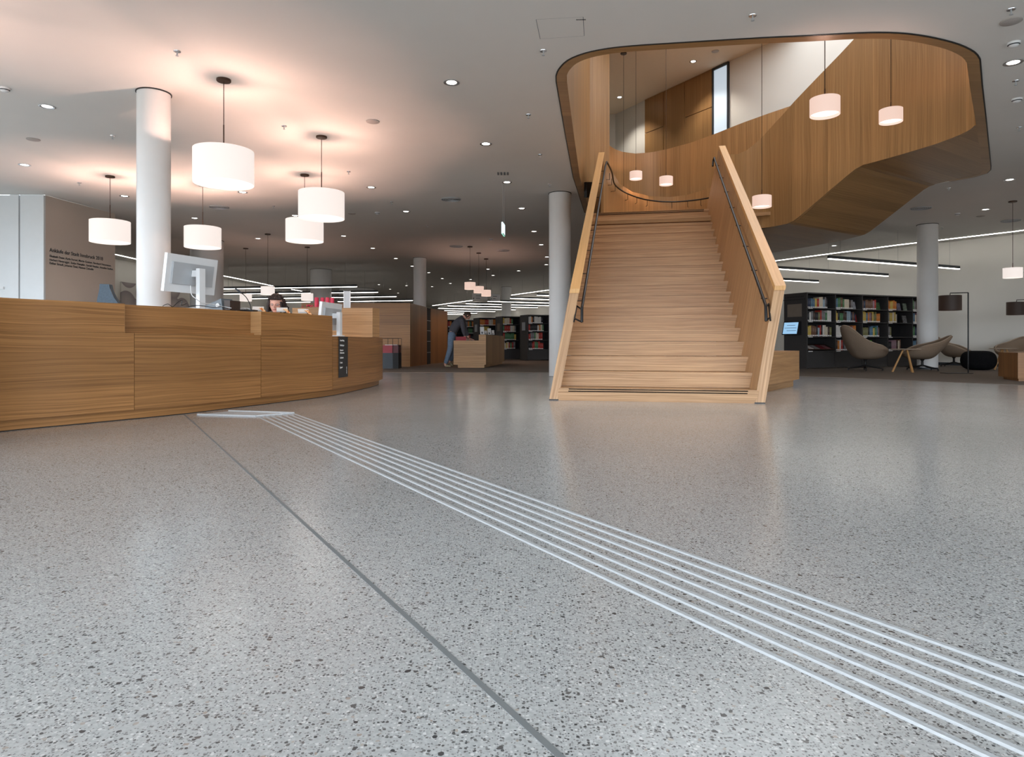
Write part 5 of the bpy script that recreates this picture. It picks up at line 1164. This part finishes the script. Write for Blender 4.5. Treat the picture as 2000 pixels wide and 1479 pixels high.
# far bookcases
pr = ['red', 'white', 'cream', 'orange', 'grey', 'yellow', 'black', 'green']
fz = [1.36, 1.07, .753, .413]
for (px, Y, bays, bw, sh_, lb, fl_) in ((1032, 24.2, 1, .82, 'the far bookcase nearest the column', 'far dark bookcase nearest the stair column, with red books', [[.75], [.8], [.75], [.75]]), (982, 25.6, 1, .8, 'the middle far bookcase', 'far dark bookcase between two others, yellow and orange books on top', [[.6], [.7], [.7], [.7]]),
                               (937, 27.1, 1, .8, 'the far bookcase behind the leaflets', 'far dark bookcase right behind the service counter leaflets', [[.9], [.5], [.3], [.3]]), (874.5, 29.5, 2, .75, 'the farthest bookcase', 'farthest dark bookcase, behind the bending man', [[.3, .9], [.5, .95], [.3, .6], [.2, .5]])):
    b_, P2, d2, n2 = bookcase(lb, (xx(px, Y), Y), ANG, bays, bw, fz, 1.64, .34, True, fl_, 'on the %s shelf, %s bay, of '+sh_, tw=.07, pal=pr, group='dark bookcases in the far background')
    bm = BM(); add_box(bm, (-.045, .2, 1.1), (-.0355, .48, 1.4)); obj('info_board', bm, M['grey'] if px != 982 else M['tan'], b_)

# ------------------------------------------------------------------ lounge
def smooth_tab(x, tab):
    for (a, b), (c, d) in zip(tab, tab[1:]):
        if x <= c: t = (x-a)/(c-a); return b+(d-b)*t
    return tab[-1][1]
def lounge_chair(label, x, y, rz, high, group):
    t = thing('lounge_chair', label, 'chair', (x, y, .006), rz, group)   # faces +X
    HT = [(0, 1.03), (14, 1.015), (28, .93), (42, .80), (58, .69), (78, .615), (100, .565), (120, .49), (142, .415), (180, .39)] if high else [(0, .80), (18, .79), (36, .73), (55, .66), (78, .61), (100, .56), (120, .49), (142, .415), (180, .39)]
    bm = BM(); NT, NS_ = 48, 14; rows = []
    for j in range(NS_+1):
        s = j/NS_; ring = []
        for i in range(NT):
            th_ = 2*PI*i/NT; cb = -math.cos(th_)   # 1 at the back
            dg_ = math.degrees(math.acos(max(-1, min(1, cb))))
            Ht = smooth_tab(dg_, HT); Rr = .335+.075*math.exp(-((dg_-120)/45)**2)+.02*math.exp(-(dg_/25)**2)
            a = s*PI/2; rr = Rr*math.sin(a)**.75; z = .29+(Ht-.29)*(1-math.cos(a))**1.1
            lean = (max(0, z-.42))*(.42 if high else .5)*max(0, cb)**.6
            X = math.cos(th_)*rr*1.08-lean; Y_ = math.sin(th_)*rr*1.05*(1+.12*max(0, z-.4)*(1-max(0, cb)))
            ring.append(bm.verts.new((X, Y_, z)))
        rows.append(ring)
    for a, b in zip(rows, rows[1:]):
        for i in range(NT): bm.faces.new([a[i], a[(i+1) % NT], b[(i+1) % NT], b[i]])
    bmesh.ops.remove_doubles(bm, verts=rows[0], dist=.01)
    rim = [v.co.copy() for v in rows[-1]]
    sh = obj('shell', bm, M['felt'], t, smooth=80); md = sh.modifiers.new('thick', 'SOLIDIFY'); md.thickness = .035; md.offset = 1
    bm = BM(); add_tube(bm, rim, .012, 8, closed=True); obj('piping', bm, M['piping'], t, smooth=True)
    bm = BM(); bmesh.ops.create_uvsphere(bm, u_segments=28, v_segments=14, radius=1)
    for v in bm.verts: v.co = Vector((.04+v.co.x*.27, v.co.y*.27, .385+v.co.z*.045))
    obj('seat_cushion', bm, M['felt'], t, smooth=True)
    bm = BM(); add_lathe(bm, [(.05, .1), (.028, .13), (.024, .22), (.06, .27), (.09, .29), (0, .29)], 16); add_lathe(bm, [(0, .09), (.045, .09), (.045, .12), (0, .12)], 16); obj('pedestal', bm, M['black'], t, smooth=True)
    for k in range(4):
        a_ = PI/4+k*PI/2; c_, s_ = math.cos(a_), math.sin(a_); bm = BM(); add_tube(bm, spline([(c_*.03, s_*.03, .115), (c_*.2, s_*.2, .075), (c_*.33, s_*.33, .05), (c_*.35, s_*.35, .035), (c_*.35, s_*.35, .002)], 3), [.017]*6+[.014]*7, 8); obj('leg', bm, M['black'], t, smooth=True)
    return t
gl = 'brown shell lounge chairs'
hc = lounge_chair('high-backed brown lounge chair turned away in front of the long bookcase', 8.12, 15.3, .35, True, gl)
lc = lounge_chair('low-backed brown lounge chair right of the wooden-legged table, facing left', 9.4, 15.25, PI-.3, False, gl)
dup(hc, (11.75, 17.7, .006), -.75, 'high-backed brown lounge chair against the white wall, behind the black pouf')
dup(lc, (12.7, 16.75, .006), PI+.55, 'low-backed brown lounge chair behind the right-hand table')
dup(lc, (11.55, 14.0, .006), PI*.75, 'brown lounge chair mostly cut off by the right edge')
def side_table(label, x, y, r, h, rz):
    t = thing('side_table', label, 'table', (x, y, .006), rz, 'round tables with splayed oak legs')
    bm = BM(); add_lathe(bm, [(0, h-.02), (r*.92, h-.02), (r, h-.008), (r, h-.002), (r*.99, h), (0, h)], 40); obj('table_top', bm, plain('brown_table_top', srgb(190, 170, 150), .5), t, smooth=40)
    for k in range(3):
        a_ = 2*PI*k/3; bm = BM(); add_tube(bm, [(math.cos(a_)*.05, math.sin(a_)*.05, h-.021), (math.cos(a_)*.25, math.sin(a_)*.25, .0)], [.017, .021], 10)
        obj('leg', bm, M['oakleg'], t, grain=(0, 0, 1), smooth=True)
    return t
s1 = side_table('round table with three splayed oak legs between the two nearest lounge chairs', xx(1769, 14.4), 14.4, .29, .505, .55)
dup(s1, (xx(1960.5, 15.7), 15.7, .006), 1.2, 'round table with three splayed oak legs right of the black pouf')
t = thing('side_table', 'small dark side table half hidden between the lounge column and the high chair', 'table', (11.55, 18.25, .006))
bm = BM(); add_lathe(bm, [(0, .5), (.2, .5), (.2, .515), (0, .515)], 30); obj('table_top', bm, M['black'], t)
for k in range(3): a_ = 2*PI*k/3+.3; bm = BM(); add_tube(bm, [(math.cos(a_)*.1, math.sin(a_)*.1, .5), (math.cos(a_)*.18, math.sin(a_)*.18, 0)], .007, 6); obj('leg', bm, M['black'], t)
bm = BM(); pf_ = [(0, 0)]+[(.36*max(0, math.sin(PI*(k+.5)/16))**.45*1.0, .225-.225*math.cos(PI*(k+.5)/16)) for k in range(16)]+[(0, .45)]
add_lathe(bm, pf_, 44)
o = tag(obj('pouf', bm, M['pouf'], smooth=80), 'round black knitted pouf standing behind the near floor lamp', 'pouf'); o.location = (xx(1911, 15.6), 15.6, .006)
def floor_lamp(label, x, y, rz):
    t = thing('floor_lamp', label, 'lamp', (x, y, .006), rz, 'floor lamps with black drum shades')
    bm = BM(); add_box(bm, (-.5, -.13, 0), (.02, .13, .012)); obj('base', bm, M['black'], t)
    bm = BM(); add_tube(bm, [(0, 0, .01), (0, 0, 1.675)], .013, 8); obj('pole', bm, M['black'], t)
    bm = BM(); add_tube(bm, [(0, 0, 1.675), (-.375, 0, 1.665), (-.375, 0, 1.61)], .009, 8); obj('arm', bm, M['black'], t)
    bm = BM(); add_lathe(bm, [(.205, 1.305), (.205, 1.615), (.201, 1.615), (.201, 1.305)], 44, c=(-.375, 0), close=True); obj('lamp_shade', bm, M['dshade'], t, smooth=True)
    bm = BM(); add_lathe(bm, [(0, 1.33), (.2, 1.33), (.2, 1.335), (0, 1.335)], 40, c=(-.375, 0)); obj('diffuser', bm, emit('floor_lamp_diffuser', (1, .6, .4, 1), .8), t)
    return t
fl1 = floor_lamp('floor lamp with a black drum shade and thin angled pole beside the lounge column', xx(1891, 13.8), 13.8, 0)
dup(fl1, (xx(1986, 16.0)+.37, 16.0, .006), 0, 'floor lamp whose black drum shade shows at the right edge')

# ------------------------------------------------------------------ light
wl = bpy.data.worlds.new('world'); SC.world = wl; wl.use_nodes = True; nt = wl.node_tree; bg = nt.nodes['Background']
bg.inputs['Strength'].default_value = 10.5
wg = N(nt, 'ShaderNodeTexCoord'); wsp = N(nt, 'ShaderNodeSeparateXYZ'); L(nt, wg.outputs['Generated'], wsp.inputs[0])
wr = N(nt, 'ShaderNodeValToRGB'); we = wr.color_ramp.elements; we[0].position, we[1].position = .495, .52
we[0].color = (.20, .20, .19, 1); we[1].color = (.82, .91, 1.0, 1)
wm = N(nt, 'ShaderNodeMapRange'); wm.inputs['From Min'].default_value = -1; L(nt, wsp.outputs['Z'], wm.inputs['Value'])
L(nt, wm.outputs[0], wr.inputs['Fac']); L(nt, wr.outputs['Color'], bg.inputs['Color'])
def area(name, loc, rot, sx, sy, e, col, portal=False):
    ld = bpy.data.lights.new(name, 'AREA'); ld.shape = 'RECTANGLE'; ld.size = sx; ld.size_y = sy; ld.energy = e; ld.color = col
    if portal: ld.cycles.is_portal = True
    o = bpy.data.objects.new(name, ld); COL.objects.link(o); o.location = loc; o.rotation_euler = rot; return o
area('window_portal', (.7, -6.15, 1.75), (PI/2, 0, 0), 26.0, 3.4, 1, (1, 1, 1), True)
area('window_portal', (-12.65, 1.25, 1.75), (PI/2, 0, -PI/2), 14.5, 3.4, 1, (1, 1, 1), True)
def spot(x, y, z, e, ang=1.9, col=(1, .9, .78), r=.05):
    ld = bpy.data.lights.new('downlight_beam', 'SPOT'); ld.energy = e; ld.spot_size = ang; ld.spot_blend = .6; ld.color = col; ld.shadow_soft_size = r
    o = bpy.data.objects.new('downlight_beam', ld); COL.objects.link(o); o.location = (x, y, z)
for px, py in ((882, 161), (949, 281), (725, 366), (1019, 407), (1979, 122), (1972, 351), (243, 383), (92, 208)): x, y = ce(px, py); spot(x, y, HC-.03, 22, r=.09)
for px, py in ((1354, 120), (1210, 190)): x, y = ce(px, py, HU); spot(x, y, HU-.03, 110)
area('upper_floor_fill', (4.6, 10.5, HU-.05), (0, 0, 0), 5, 8, 330, (.93, .97, 1))  # unseen fill lamp, added to brighten the white upper walls
